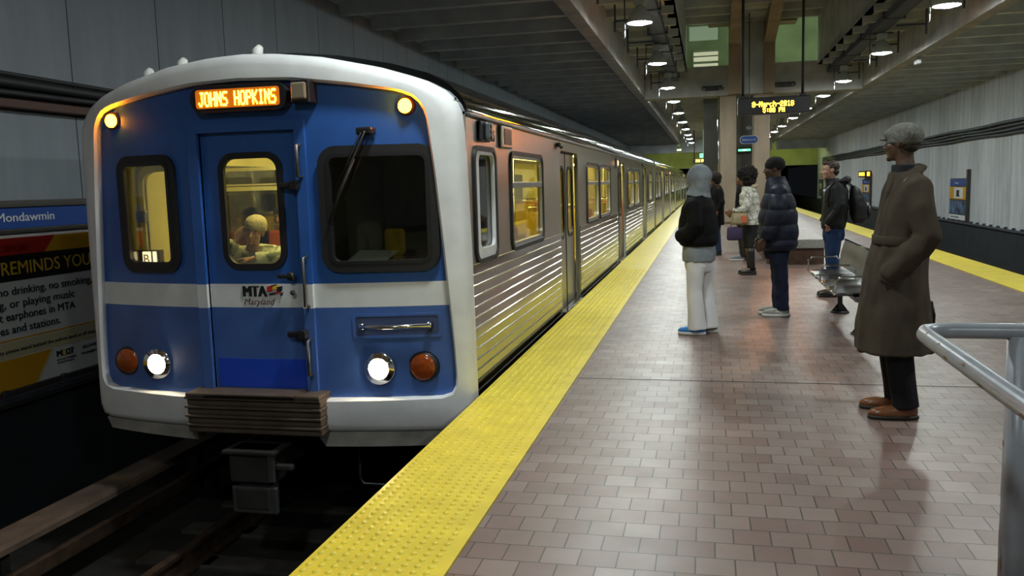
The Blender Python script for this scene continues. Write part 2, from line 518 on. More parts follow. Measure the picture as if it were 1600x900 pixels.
# end walls: the far one is green-yellow in colour and lit by added tubes, two tunnel mouths
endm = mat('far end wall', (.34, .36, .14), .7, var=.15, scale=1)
b = B()
b.box((XL, Y1, 2.62), (-.95, Y1+.4, 5.3)); b.box((-.95, Y1, TB), (4.3, Y1+.4, 5.3)); b.box((4.3, Y1, 2.62), (XR, Y1+.4, 5.3))
obj('wall_end', b, endm, kind='structure')
b = B(); b.box((-2.18, 72.6, 3.85), (5.06, 73.0, 4.95)); b.box((XL, 72.6, 3.85), (-2.47, 73.0, 4.58)); b.box((5.35, 72.6, 3.85), (XR, 73.0, 4.58)); obj('trim_14', b, MT['conc'], kind='structure')
b = B(); b.box((XL, Y1+28, TB), (XR, Y1+28.3, 3)); b.box((XL, Y1+.4, 2.62), (XR, Y1+28, 2.9))
obj('wall_end', b, MT['darkwall'], kind='structure')
b = B(); b.box((XL-.3, Y0-.3, TB), (XR+.3, Y0, 8)); obj('wall_back', b, MT['conc'], kind='structure')

# ceilings over the tracks: slab with cross ribs, haunch at the wall
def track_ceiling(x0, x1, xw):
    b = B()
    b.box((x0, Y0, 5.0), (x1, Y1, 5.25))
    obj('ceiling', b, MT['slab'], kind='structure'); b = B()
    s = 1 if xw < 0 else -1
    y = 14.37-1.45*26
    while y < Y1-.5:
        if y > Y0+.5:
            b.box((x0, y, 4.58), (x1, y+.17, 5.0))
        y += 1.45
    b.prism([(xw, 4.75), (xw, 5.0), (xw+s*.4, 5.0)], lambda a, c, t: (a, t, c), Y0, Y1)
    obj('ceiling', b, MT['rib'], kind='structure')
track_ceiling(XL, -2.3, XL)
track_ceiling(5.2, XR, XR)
# conduit running below the ribs over the left track
def lbeam(n, x0, x1):
    b = B(); b.box((x0, Y0, 4.5), (x1, Y1, 5.3), .015); obj('trim_%d' % n, b, MT['concl'], kind='structure')
lbeam(4, -2.47, -2.18); lbeam(5, 5.06, 5.35)

# soffits over the lamp rows and the raised vault between them
b = B()
b.box((-2.18, 31.8, 5.0), (-.95, 36.8, 5.2)); b.box((3.9, 31.8, 5.0), (5.06, 36.8, 5.2)); b.box((-2.18, Y0, 5.3), (-.72, 31.0, 5.5)); b.box((3.6, Y0, 5.3), (5.06, 31.0, 5.5))
y = 14.37-1.45*26+.6
while y < 30.5:
    if y > Y0+.5:
        b.box((-2.18, y, 5.14), (-.72, y+.14, 5.3)); b.box((3.6, y, 5.14), (5.06, y+.14, 5.3))
    y += 1.45
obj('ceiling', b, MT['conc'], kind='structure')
b = B()
b.box((-.9, Y0, 7.0), (3.8, 31.0, 7.3))
b.box((-.9, Y0, 5.3), (-.72, 31.0, 7.0)); b.box((3.6, Y0, 5.3), (3.78, 31.0, 7.0))
y = 14.37-1.45*26
while y < 30.8:
    if y > Y0+.5: b.box((-.72, y, 6.78), (3.6, y+.16, 7.0))
    y += 1.45
obj('ceiling', b, MT['conc'], kind='structure')
# crossbeam, mezzanine void behind it, low ceiling beyond
b = B(); b.box((-2.18, 31.0, 4.42), (5.06, 31.8, 5.45), .03); obj('trim_6', b, MT['concl'], kind='structure')
b = B()
b.box((-2.18, 36.8, 4.95), (5.06, Y1, 5.2))
obj('ceiling', b, MT['conc'], kind='structure')
gw = mat('mezzanine wall', (.30, .34, .24), .8, var=.25, scale=.8)
b = B()
t = plate([(-2.5, 5.0), (8.0, 5.0), (8.0, 8.8), (-2.5, 8.8)], [rrect(-.79, 7.22, .41, 7.89, .01, 1), rrect(-.62, 6.14, .42, 6.85, .01, 1)], .3)
bmesh.ops.translate(t, verts=t.verts, vec=(0, 36.95, 0)); b.merge(t)
b.box((-2.5, 31.0, 5.45), (-2.3, 36.8, 8.8)); b.box((7.8, 31.0, 5.45), (8.0, 36.8, 8.8)); b.box((-2.5, 31, 8.8), (8.0, 37, 9))
b.box((-2.5, 31.0, 7.3), (8.0, 31.2, 8.8))
obj('wall_mezzanine', b, gw, kind='structure')
pg = emit('lit passage', (.45, .62, .40), .30); pc = emit('lit passage lamps', (.75, .78, .50), .55)
fr = mat('window frame grey', (.30, .34, .26), .6)
for n, (x0, z0, x1, z1, m_) in enumerate([(-.79, 7.22, .41, 7.89, pg), (-.62, 6.14, .42, 6.85, pc)]):
    b = B(); b.box((x0-.1, 37.4, z0-.1), (x1+.1, 37.45, z1+.1)); wv = obj('window_%d' % (n+1), b, m_, kind='structure')
    b = B()
    b.box((x0, 36.75, z0), (x0+.05, 37.1, z1)); b.box((x0, 36.75, z1-.05), (x1, 37.1, z1))
    if n: b.box((x0, 36.85, z0+.44), (x1, 36.95, z0+.48)); b.box((x0, 36.85, z0+.17), (x1, 36.95, z0+.25))
    obj('window_frame', b, fr, wv)

# portal: two bent concrete legs that rise from the crossbeam and sweep forward under the vault
for n, (x0, x1, xa, xb) in enumerate([(.70, 1.09, .70, 1.09), (1.84, 2.2, 1.95, 2.5)]):
    b = B()
    b.box((x0, 30.5, 4.42), (x1, 31.2, 6.1))
    b.prism([(31.2, 6.05), (30.5, 6.05), (27.0, 6.72), (20, 6.78), (20, 7.0), (31.2, 7.0)], lambda a, c, t: (t, a, c), x0, x1)
    obj('trim_%d' % (7+n), b, MT['warmconc'], kind='structure')
b = B(); b.box((1.09, 30.7, 4.42), (1.84, 31.1, 7.0)); b.box((1.09, 20, 6.86), (1.84, 31.1, 7.02)); obj('trim_9', b, MT['conc'], kind='structure')
b = B(); b.box((.02, 30.5, 6.78), (.70, 31.3, 7.6)); b.box((2.2, 30.5, 6.72), (2.9, 31.3, 7.6)); obj('trim_10', b, MT['warmconc'], kind='structure')
# columns beneath the crossbeam and the dark shaft behind
for n, (x0, x1) in enumerate([(.41, .97), (1.53, 2.08)]):
    b = B(); b.box((x0, 31.0, 0), (x1, 31.75, 4.42), .05)
    obj('trim_%d' % (11+n), b, MT['warmconc'], kind='structure')
shaft = mat('dark shaft cladding', (.075, .07, .065), .45, .2, var=.2, scale=1.2)
b = B(); b.box((-.15, 33.2, 0), (2.2, 52, 4.95), .02)
for k in range(5): b.box((-.16+k*.47, 33.18, 0), (-.14+k*.47, 33.2, 4.95))
obj('wall_shaft', b, shaft, kind='structure')
b = B(); b.tube([(.37, 31.2, 0), (.37, 31.2, 4.42)], .045); obj('trim_13', b, MT['chrome'], kind='structure')

# ------------------------------------------------------------------ platform lamps
def make_lamp(y):
    t = thing('platform_lamp', 'lamp', 'ceiling lamp', (0, 0, 0), 0, 'round platform lamps')
    b = B(); b.lathe([(.235, 0), (.24, .015), (.225, .08), (.19, .16), (.12, .25), (.075, .30), (.07, .34), (0, .34)], (0, 0, 0)); b.lathe([(.235, 0), (.222, .01), (.222, .06)], (0, 0, 0))
    obj('lamp_shell', b, MT['lampshell'], t, local=True)
    b = B(); b.lathe([(0, -.035), (.10, -.028), (.18, -.008), (.223, .012)], (0, 0, 0)); obj('lens', b, MT['lens'], t, local=True)
    b = B(); b.box((-.11, -.09, .33), (.11, .09, .48), .015); obj('ballast_box', b, MT['lampshell'], t, local=True)
    b = B(); b.cyl((0, 0, .46), (0, 0, .50), .015, n=8); b.box((-.3, -.03, .46), (.25, .03, .50)); b.cyl((-.28, 0, .48), (-.28, 0, -.12), .012, n=8)
    obj('hanger', b, MT['tray'], t, local=True)
    b = B(); b.tube([(-.28, 0, -.12), (-.28, 0, -.24), (-.29, 0, -.26), (-.32, 0, -.265)], .010, 8); obj('conduit_elbow', b, MT['steeld'], t, local=True)
    return t
lamp0 = make_lamp(0)
first = True
for side, ys, x in (('left', LAMP_Y_L, -1.25), ('right', LAMP_Y_R, 4.17)):
    fr_ = [y for y in ys if y > 12]
    row = 'over the train side of the platform' if side == 'left' else 'over the far platform edge'
    for y in ys:
        if y < 12: lb = 'round hanging lamp of the %s row, behind the camera' % side; g = 'platform lamps behind the camera, %s row' % side
        else:
            k = fr_.index(y)
            w_ = ['nearest', 'second nearest', 'third nearest', 'fourth nearest', 'fifth nearest', 'sixth nearest', 'seventh nearest', 'eighth nearest', 'ninth nearest', 'tenth nearest', 'farthest'][k] if y != fr_[-1] else 'farthest'
            lb = 'round glowing lamp %s, %s in its row' % (row, w_); g = 'round platform lamps, %s row' % side
        if first: lamp0.location = (x, y, 4.5); lamp0['label'] = lb; lamp0['group'] = g; first = False
        else: dup(lamp0, V((x, y, 4.5))-V(lamp0.location), lb, g)

for x, s, lb in ((-1.16, 1, 'long dark cable tray above the lamps nearest the train'), (4.06, -1, 'long dark cable tray above the lamps along the far platform edge')):
    b = B(); b.box((x-.16, Y0+.1, 5.0), (x+.16, 30.9, 5.1)); b.box((x-.17, Y0+.1, 5.0), (x-.15, 30.9, 5.16)); b.box((x+.15, Y0+.1, 5.0), (x+.17, 30.9, 5.16))
    y = -20
    while y < 30:
        b.box((x-.24, y, 4.98), (x+.24, y+.05, 5.03)); b.box((x-.24, y, 5.0), (x-.21, y+.04, 5.3)); b.box((x+.21, y, 5.0), (x+.24, y+.04, 5.3)); b.box((x-.75*s, y+.3, 4.86), (x-.1*s, y+.34, 4.9)); b.box((x-.75*s, y+.3, 4.66), (x-.71*s, y+.34, 5.3)); y += 2.93
    tag(obj('cable_tray', b, MT['tray']), lb, 'cable tray')
# tubes added out of view to light the void behind the crossbeam
for k, x in enumerate((.3, 4.6)):
    t = thing('added_tube_light', 'added fluorescent tube fitting high in the mezzanine void, %s' % ('above the lit openings' if k == 0 else 'on the right side'), 'light', (x, 32.2, 7.7))
    b = B(); b.box((-.7, -.06, 0), (.7, .06, .08), .01); obj('fitting', b, MT['white'], t, local=True)
    b = B(); b.cyl((-.66, 0, -.03), (.66, 0, -.03), .02); obj('light_tube', b, emit('green-white tube', (.75, 1, .6), 110 if k == 0 else 300), t, local=True)
# tubes added behind the downstand beam to brighten the end wall
for k, x in enumerate((-3.0, 3.0, 6.8)):
    t = thing('added_tube_light', 'added yellow-green tube light near the far end wall, %s' % ['over the train', 'over the platform', 'over the far track'][k], 'light', (x, 74.6, 4.2))
    b = B(); b.box((-1.2, -.08, 0), (1.2, .08, .12), .01); b.cyl((-.9, 0, .1), (-.9, 0, .74 if k == 1 else .80), .02, n=8); b.cyl((.9, 0, .1), (.9, 0, .74 if k == 1 else .80), .02, n=8); obj('fitting', b, MT['white'], t, local=True)
    b = B(); b.cyl((-1.1, 0, -.04), (1.1, 0, -.04), .04); obj('light_tube', b, emit('yellow-green tube', (.85, 1, .40), 42), t, local=True)

# ------------------------------------------------------------------ tracks
def track(xc, tag_, y0, y1):
    for s, nm in ((-1, 'left'), (1, 'right')):
        x = xc+s*.7525
        b = B(); b.box((x-.036, y0, TB+.17), (x+.036, y1, TB+.21), .006); b.box((x-.009, y0, TB+.05), (x+.009, y1, TB+.17)); b.box((x-.07, y0, TB+.03), (x+.07, y1, TB+.05))
        tag(obj('running_rail', b, MT['railsteel']), '%s running rail of %s' % (nm, tag_), 'rail')
track(-3.23, 'the track under the train', Y0+1, 104)
track(6.85, 'the empty far track', Y0+1, 104)
for k in range(9):
    y = 2.6+k*.62
    b = B(); b.box((-4.5, y, TB-.02), (-1.95, y+.22, TB+.03), .01)
    for s in (-1, 1): b.box((-3.23+s*.7525-.13, y+.03, TB+.03), (-3.23+s*.7525+.13, y+.19, TB+.03)); 
    tag(obj('track_tie', b, MT['tie']), 'dark cross tie in front of the train nose, %s from the camera' % ['first', 'second', 'third', 'fourth', 'fifth', 'sixth', 'seventh', 'eighth', 'ninth'][k], 'railway tie', 'ties in front of the train')
t = thing('third_rail', 'third rail under a worn rust and grey cover board, left of the train', 'third rail', (-4.9, 0, TB))
b = B(); b.prism([(-4.90, -.80), (-4.66, -.80), (-4.645, -.83), (-4.645, -.87), (-4.665, -.87), (-4.67, -.825), (-4.90, -.825)], lambda a, c, q: (a, q, c), 2.0, 100); obj('cover_board', b, MT['cover'], t)
b = B(); b.box((-4.80, 2, TB+.22), (-4.73, 100, TB+.34), .01); obj('rail_head', b, MT['railsteel'], t)
for k in range(12):
    y = 2.4+k*2.4
    b = B(); b.box((-5.0, y, TB), (-4.88, y+.08, -.82), .005); b.box((-5.0, y, TB), (-4.6, y+.12, TB+.06)); b.box((-4.83, y, TB+.06), (-4.7, y+.1, TB+.22), .02)
    obj('bracket', b, MT['tie'], t)

# ------------------------------------------------------------------ wall cables
for k, (z, r, lb) in enumerate([(2.66, .022, 'uppermost thin black cable on the left wall'), (2.585, .045, 'thick black cable on the left wall, second from top'), (2.50, .03, 'black cable on the left wall, third from top')]):
    b = B(); b.tube([(XL+.08+.01*(k == 1), yy, z+.012*math.sin(yy*1.3+k)) for yy in [Y0+.2+q*2 for q in range(50)]], r, 8)
    tag(obj('wall_cable', b, MT['cable']), lb, 'cable', 'cables on the left wall')
b = B(); b.box((XL+.004, Y0+.2, 2.36), (XL+.11, 10.0, 2.44), .01); tag(obj('cable_bracket', b, mat('rusty bracket', (.10, .05, .04), .7)), 'long rust-brown strut below the cables on the left wall', 'bracket')
for k, (z, r, lb) in enumerate([(3.06, .055, 'uppermost dark cable on the right wall'), (2.94, .045, 'dark cable on the right wall, second from top'), (2.83, .05, 'dark cable on the right wall, third from top'), (2.72, .045, 'lowest dark cable on the right wall')]):
    b = B(); b.tube([(XR-.09, yy, z+.02*math.sin(yy*.9+k)) for yy in [Y0+.2+q*2 for q in range(50)]], r, 8)
    tag(obj('wall_cable', b, mat('grey cable %d' % k, (.06, .07, .08), .5)), lb, 'cable', 'cables on the right wall')

# ------------------------------------------------------------------ left wall information panel
XP = XL+.05
def on_left(s, size, y, z, m, parent, align='LEFT', off=0, name='lettering', width=None, x=XP+.022):
    if off: return obj(name, bold(s, size, (x, y, z), (0, 1, 0), (0, 0, 1), max(.0012, off*1.3), align=align, thick=.001, width=width), m, parent)
    return obj(name, text_bm(s, size, (x, y, z), (0, 1, 0), (0, 0, 1), align, 0, .001, width=width), m, parent)
def quad_l(pts, m, parent, name='poster_field', x=XP+.014):
    b = B(); b.prism(pts, lambda a, c, q: (q, a, c), x-.004, x); return obj(name, b, m, parent)
t = thing('information_panel', 'large wall panel with blue station name header and rules poster left of the train', 'sign', (XL, 6.6, -.3))
b = B()
b.box((XL, 4.4, -.30), (XP, 8.9, 1.52), .01)
for z in (1.475, 1.235, -.235): b.box((XP, 4.4, z-.022), (XP+.035, 8.9, z+.022), .006)
b.box((XL, 4.4, -.36), (XP+.06, 8.9, -.29), .01)
obj('frame', b, MT['panelframe'], t)
b = B(); b.box((XP, 4.45, 1.26), (XP+.018, 8.85, 1.45)); hd = obj('header_sign', b, MT['bluesign'], t)
on_left('Mondawmin', .115, 7.165, 1.325, MT['signtext'], hd, 'RIGHT', .001, width=.70)
b = B(); b.box((XP, 4.45, -.21), (XP+.010, 8.85, 1.21)); po = obj('poster', b, MT['pwhite'], t)
quad_l([(4.45, 1.02), (7.0, 1.02), (7.15, 1.175), (4.45, 1.175)], MT['pred'], po)
quad_l([(7.0, 1.02), (8.85, 1.02), (8.85, 1.175), (7.15, 1.175)], MT['pyellow'], po)
quad_l([(4.45, .78), (8.85, .78), (8.85, 1.02), (4.45, 1.02)], MT['dark'], po)
quad_l([(4.45, .235), (8.85, .235), (8.85, .25), (4.45, .25)], MT['pyellow'], po)
quad_l([(4.45, .08), (7.0, .08), (8.85, .08), (8.85, .225), (6.9, .225), (4.45, .225)], MT['pcream'], po)
quad_l([(4.45, -.21), (6.75, -.21), (6.97, .07), (4.45, .07)], MT['pyellow'], po)
quad_l([(6.75, -.21), (6.78, -.21), (7.0, .07), (6.97, .07)], MT['pcream'], po)
on_left('MTA REMINDS YOU', .175, 7.61, .84, MT['ptexty'], po, 'RIGHT', .001, width=1.56)
on_left('BALTIMORE', .09, 6.80, 1.05, mat('dark red print', (.25, .01, .02), .5), po, 'RIGHT', .002)
for s, y, z, wd in (('no eating, no drinking, no smoking,', 7.60, .655, 1.72), ('spitting, littering, or playing music', 7.34, .54, 1.72), ('without earphones in MTA', 7.33, .425, 1.28), ('vehicles and stations.', 7.12, .305, 1.02)):
    on_left(s, .105, y, z, MT['ptext'], po, 'RIGHT', .001, width=wd)
on_left('For your safety please stand behind the yellow band at all times.', .05, 7.62, .13, MT['ptext'], po, 'RIGHT', .0, width=1.6)
on_left('M', .085, 7.02, -.02, MT['ptext'], po, 'LEFT', .004, width=.07); on_left('O', .085, 7.10, -.02, MT['ptexty'], po, 'LEFT', .004, width=.05); on_left('OT', .085, 7.15, -.02, MT['ptext'], po, 'LEFT', .004, width=.1)
on_left('MARYLAND DEPARTMENT', .022, 7.02, -.06, MT['ptext'], po); on_left('OF TRANSPORTATION', .022, 7.02, -.09, MT['ptext'], po)
on_left('410-539-5000', .04, 7.38, .0, MT['ptext'], po); on_left('mta.maryland.gov', .04, 7.36, -.06, MT['ptext'], po)

# right wall panels across the empty track
def right_panel(y0, y1, lb, led):
    t = thing('information_panel', lb, 'sign', (XR, (y0+y1)/2, -.28))
    xp = XR-.06
    b = B(); b.box((xp, y0, -.26), (XR, y1, 1.34), .015); b.box((xp-.06, y0-.16, -.27), (XR, y0-.02, 1.66), .01); obj('frame', b, MT['panelframe'], t)
    def q(a, c, d, e, m, nm): b = B(); b.box((xp-.012, a, d), (xp, c, e)); return obj(nm, b, m, t)
    L_ = y1-y0
    h = q(y0+.05, y1-.05, 1.06, 1.30, MT['bluesign'], 'header_sign')
    obj('lettering', text_bm('Mondawmin', .11, (xp-.014, y1-.7, 1.13), (0, -1, 0), (0, 0, 1)), MT['signtext'], h)
    a = q(y0+.05, y1-.05, .56, 1.02, MT['pyellow'], 'poster')
    b = B(); b.box((xp-.016, y0+L_*.22, .60), (xp-.012, y1-L_*.28, .99)); obj('poster_field', b, MT['pwhite'], a)
    b = B(); b.box((xp-.019, y0+L_*.42, .68), (xp-.016, y0+L_*.58, .90), .002); b.box((xp-.019, y0+L_*.38, .66), (xp-.016, y0+L_*.62, .69), .001); obj('printed_symbol', b, MT['ptext'], a)
    a = q(y0+.05, y1-.05, .02, .5, mat('city photo poster', (.10, .16, .28), .4, var=.9, scale=3.2, detail=8), 'poster')
    a = q(y0+.05, y1-.05, -.2, -.02, MT['pwhite'], 'caption_strip')
    obj('lettering', text_bm('Maryland Transit Administration', .08, (xp-.014, y1-.3, -.13), (0, -1, 0), (0, 0, 1)), MT['ptext'], a)
    if led:
        b = B(); b.box((xp-.3, y0, 1.45), (XR-.01, y1-.4, 1.82), .02); obj('display_housing', b, MT['black'], t)
        b = B(); b.box((xp-.2, y0-.01, 1.52), (xp-.05, y0+.01, 1.75)); b.box((xp-.31, y0+.2, 1.54), (xp-.29, y1-.7, 1.73)); obj('display_face', b, MT['ledsoft'], t)
right_panel(33.9, 36.2, 'wall panel with blue header and two posters, nearest on the right wall', False)
right_panel(52.9, 55.6, 'wall panel with small amber display on top, behind the man with the backpack', True)
right_panel(74.2, 76.4, 'farthest narrow wall panel at the end of the right wall', False)

# ------------------------------------------------------------------ LED lettering
F5 = {'A': '01110 10001 10001 11111 10001 10001 10001', 'J': '00111 00010 00010 00010 00010 10010 01100', 'O': '01110 10001 10001 10001 10001 10001 01110',
      'H': '10001 10001 10001 11111 10001 10001 10001', 'N': '10001 11001 10101 10101 10011 10001 10001', 'S': '01111 10000 10000 01110 00001 00001 11110',
      'P': '11110 10001 10001 11110 10000 10000 10000', 'K': '10001 10010 10100 11000 10100 10010 10001', 'I': '01110 00100 00100 00100 00100 00100 01110',
      'M': '10001 11011 10101 10101 10001 10001 10001', 'a': '00000 00000 01110 00001 01111 10001 01111', 'r': '00000 00000 10110 11001 10000 10000 10000',
      'c': '00000 00000 01110 10000 10000 10001 01110', 'h': '10000 10000 10110 11001 10001 10001 10001', '-': '00000 00000 00000 11111 00000 00000 00000',
      '0': '01110 10001 10011 10101 11001 10001 01110', '1': '00100 01100 00100 00100 00100 00100 01110', '2': '01110 10001 00001 00110 01000 10000 11111',
      '5': '11111 10000 11110 00001 00001 10001 01110', '8': '01110 10001 10001 01110 10001 10001 01110', '9': '01110 10001 10001 01111 00001 00010 01100',
      ':': '00000 00100 00100 00000 00100 00100 00000', ' ': '00000 '*7, '3': '11110 00001 00001 01110 00001 00001 11110'}
def leds(b, s, x0, z0, w_, h, y, th=.004, fill=.86):
    cols = len(s)*6-1; px = w_/cols; pz = h/7
    for i, ch in enumerate(s):
        for r, row in enumerate(F5[ch].split()):
            for c, v in enumerate(row):
                if v == '1':
                    x = x0+(i*6+c)*px; z = z0+h-(r+1)*pz
                    b.box((x+px*(1-fill)/2, y-th, z+pz*(1-fill)/2), (x+px*(1+fill)/2, y, z+pz*(1+fill)/2))

t = thing('departure_display', 'black hanging departure display with two lines of amber text over the platform', 'sign', (1.41, 20, 2.93))
b = B(); b.box((.65, 19.95, 2.94), (2.18, 20.2, 3.31), .02); obj('display_housing', b, MT['black'], t)
b = B(); leds(b, '8-March-2018', .96, 3.10, .88, .115, 19.948); leds(b, '5:08 PM', 1.19, 2.975, .46, .10, 19.948); obj('lettering', b, MT['led'], t)
b = B(); b.box((.72, 19.945, 2.965), (2.10, 19.951, 3.28)); obj('display_face', b, MT['black'], t)
for x in (.76, 2.03):
    b = B(); b.cyl((x, 20.07, 3.3), (x, 20.07, 7.0), .03, n=10); b.box((x-.08, 20.0, 3.29), (x+.08, 20.14, 3.36), .01); obj('hanging_rod', b, MT['dark'], t)
t = thing('departure_display', 'small far departure display with one amber line near the end wall', 'sign', (-.45, 60, 2.7))
b = B(); b.box((-1.0, 60, 2.72), (.1, 60.25, 3.02), .02); b.cyl((-.9, 60.1, 3), (-.9, 60.1, 4.95), .03); b.cyl((.06, 60.1, 3), (.06, 60.1, 4.95), .03); obj('display_housing', b, MT['black'], t)
b = B(); leds(b, 'JOHNS HOPKINS', -.82, 2.78, .8, .18, 59.99, fill=1); obj('lettering', b, emit('far led', (1, .62, .08), 9), t)
gr = emit('green sign light', (.1, 1.0, .35), 3.0); gr2 = emit('pale green sign light', (.3, .95, .6), 1.2)
t = thing('exit_sign', 'pale green lit exit sign above the small far departure display', 'sign', (-.3, 60, 3.1))
b = B(); b.box((-.55, 60, 3.06), (0.0, 60.1, 3.36), .02); b.cyl((-.28, 60.05, 3.3), (-.28, 60.05, 4.95), .02); obj('sign_box', b, gr2, t)
obj('lettering', text_bm('EXIT', .2, (-.275, 59.99, 3.13), (1, 0, 0), (0, 0, 1), 'CENTER'), MT['signtext'], t)
t = thing('exit_sign', 'bright green exit sign on the dark shaft between the two columns', 'sign', (1.3, 33, 2.5))
b = B(); b.box((1.04, 33.08, 2.50), (1.60, 33.18, 2.70), .015); obj('sign_box', b, MT['black'], t)
b = B(); b.box((1.10, 33.07, 2.565), (1.54, 33.082, 2.635)); obj('lit_strip', b, gr, t)
obj('lettering', text_bm('EXIT', .07, (1.32, 33.066, 2.575), (1, 0, 0), (0, 0, 1), 'CENTER'), emit('white lit lettering', (.8, 1, .85), 4), t)
t = thing('direction_sign', 'blue oval direction sign hung between the two columns', 'sign', (1.3, 29, 2.7))
b = B(); b.prism(rrect(1.03, 2.68, 1.57, 2.91, .11), lambda a, c, q: (a, q, c), 29.0, 29.06); obj('sign_face', b, MT['bluesign'], t)
b = B(); b.prism(rrect(1.015, 2.665, 1.585, 2.925, .12), lambda a, c, q: (a, q, c), 29.01, 29.05); obj('rim', b, MT['white'], t)
obj('lettering', text_bm('Baltimore St', .085, (1.3, 28.995, 2.765), (1, 0, 0), (0, 0, 1), 'CENTER'), MT['signtext'], t)
b = B(); b.cyl((1.3, 29.03, 2.9), (1.3, 29.03, 3.3), .012, n=8); b.cyl((1.3, 29.03, 3.28), (1.3, 29.03, 6.86), .02, n=8); b.box((1.22, 28.97, 3.1), (1.42, 29.1, 3.22), .02); obj('hanging_rod', b, MT['steeld'], t)
# twin loudspeakers on the face of the crossbeam
for x, lb in ((.15, 'black twin-lamp fitting on the crossbeam, left of the columns'), (2.55, 'black twin-lamp fitting on the crossbeam, right of the columns')):
    t = thing('emergency_light', lb, 'light', (x, 30.95, 4.66))
    b = B(); b.box((x-.2, 30.86, 4.6), (x+.2, 31.0, 4.76), .02); obj('housing', b, MT['black'], t)
    for s in (-1, 1):
        b = B(); b.cyl((x+s*.27, 30.85, 4.68), (x+s*.27, 30.97, 4.68), .085, .06); obj('lamp_head', b, MT['steeld'], t)
# security camera under the ribs by the far track
t = thing('security_camera', 'small security camera under the edge beam over the far track', 'camera', (5.2, 24.0, 4.5))
b = B(); b.box((5.14, 23.8, 4.3), (5.26, 24.1, 4.4), .02); obj('housing', b, MT['white'], t)
b = B(); b.cyl((5.2, 23.95, 4.4), (5.2, 23.95, 4.51), .02, n=8); obj('mount', b, MT['steeld'], t)
# ------------------------------------------------------------------ the train
XC = -3.23
SX = XC+1.54      # outer face of the platform side
def bisect(bm, co, no):
    bmesh.ops.bisect_plane(bm, geom=bm.verts[:]+bm.edges[:]+bm.faces[:], dist=1e-6, plane_co=co, plane_no=no)
def bend(t, y0, step=.1, stripe=False, k=.1):
    us = [v.co.x for v in t.verts]; a, b_ = min(us), max(us)
    n = math.ceil(a/step)
    while n*step < b_:
        if n*step > a+1e-4: bisect(t, (n*step, 0, 0), (1, 0, 0))
        n += 1
    if stripe:
        for z in (.685, .86): bisect(t, (0, 0, z), (0, 0, 1))
        for f in t.faces:
            z = f.calc_center_median().z
            f.material_index = 0 if z > .86 else (1 if z > .685 else 2)
    for v in t.verts: v.co.y += y0 + k*v.co.x**2; v.co.x += XC
    return t
def radial(outline, n=168, c=(0, 1.1)):
    out = []
    m = len(outline)
    for i in range(n):
        a = 2*PI*i/n; dx, dz = math.cos(a), math.sin(a); best = None
        for j in range(m):
            x1, z1 = outline[j][0]-c[0], outline[j][1]-c[1]; x2, z2 = outline[(j+1) % m][0]-c[0], outline[(j+1) % m][1]-c[1]
            ex, ez = x2-x1, z2-z1; det = dx*(-ez)+ex*dz
            if abs(det) < 1e-9: continue
            t_ = (x1*(-ez)+ex*z1)/det; s_ = (dx*z1-dz*x1)/det
            if t_ > 0 and -1e-6 <= s_ <= 1+1e-6 and (best is None or t_ > best): best = t_
        out.append((c[0]+dx*best, c[1]+dz*best))
    return out
mir = lambda h: h + [(-x, z) for x, z in reversed(h) if abs(x) > 1e-6]
OUT = mir([(0, -.24), (1.45, -.24), (1.53, -.22), (1.565, -.14), (1.565, 0), (1.555, 1.0), (1.535, 1.92), (1.52, 2.05), (1.48, 2.14), (1.40, 2.215), (1.26, 2.29), (1.0, 2.37), (.6, 2.455), (.25, 2.495), (0, 2.505)])
INN = mir([(0, .02), (1.36, .025), (1.43, .05), (1.462, .12), (1.450, .4), (1.412, .95), (1.362, 1.6), (1.322, 2.0), (1.300, 2.085), (1.245, 2.15), (1.14, 2.195), (.8, 2.25), (.4, 2.298), (0, 2.31)])

def ring_part(name, outer, inner, y0, thick, m, parent, **k):
    t = bend(plate(outer, [inner] if inner else [], thick), y0, **k)
    return obj(name, t, m, parent, angle=35)

def side_plate(outer, holes, x, thick=.05):
    t = plate(outer, holes, thick)          # local (x=y_world, z)
    t.transform(Matrix(((0, -1, 0, x), (1, 0, 0, 0), (0, 0, 1, 0), (0, 0, 0, 1))))
    return t
S_DOORS = [(4.2, 5.62), (10.78, 12.2), (17.18, 18.6)]
S_WINS = [(1.61, 3.06), (6.48, 7.8), (7.98, 9.45), (12.95, 14.4), (14.56, 16.0), (19.45, 20.85)]
FLUTES = [(.24, 4.12), (5.7, 10.7), (12.28, 17.1), (18.68, 22.2)]

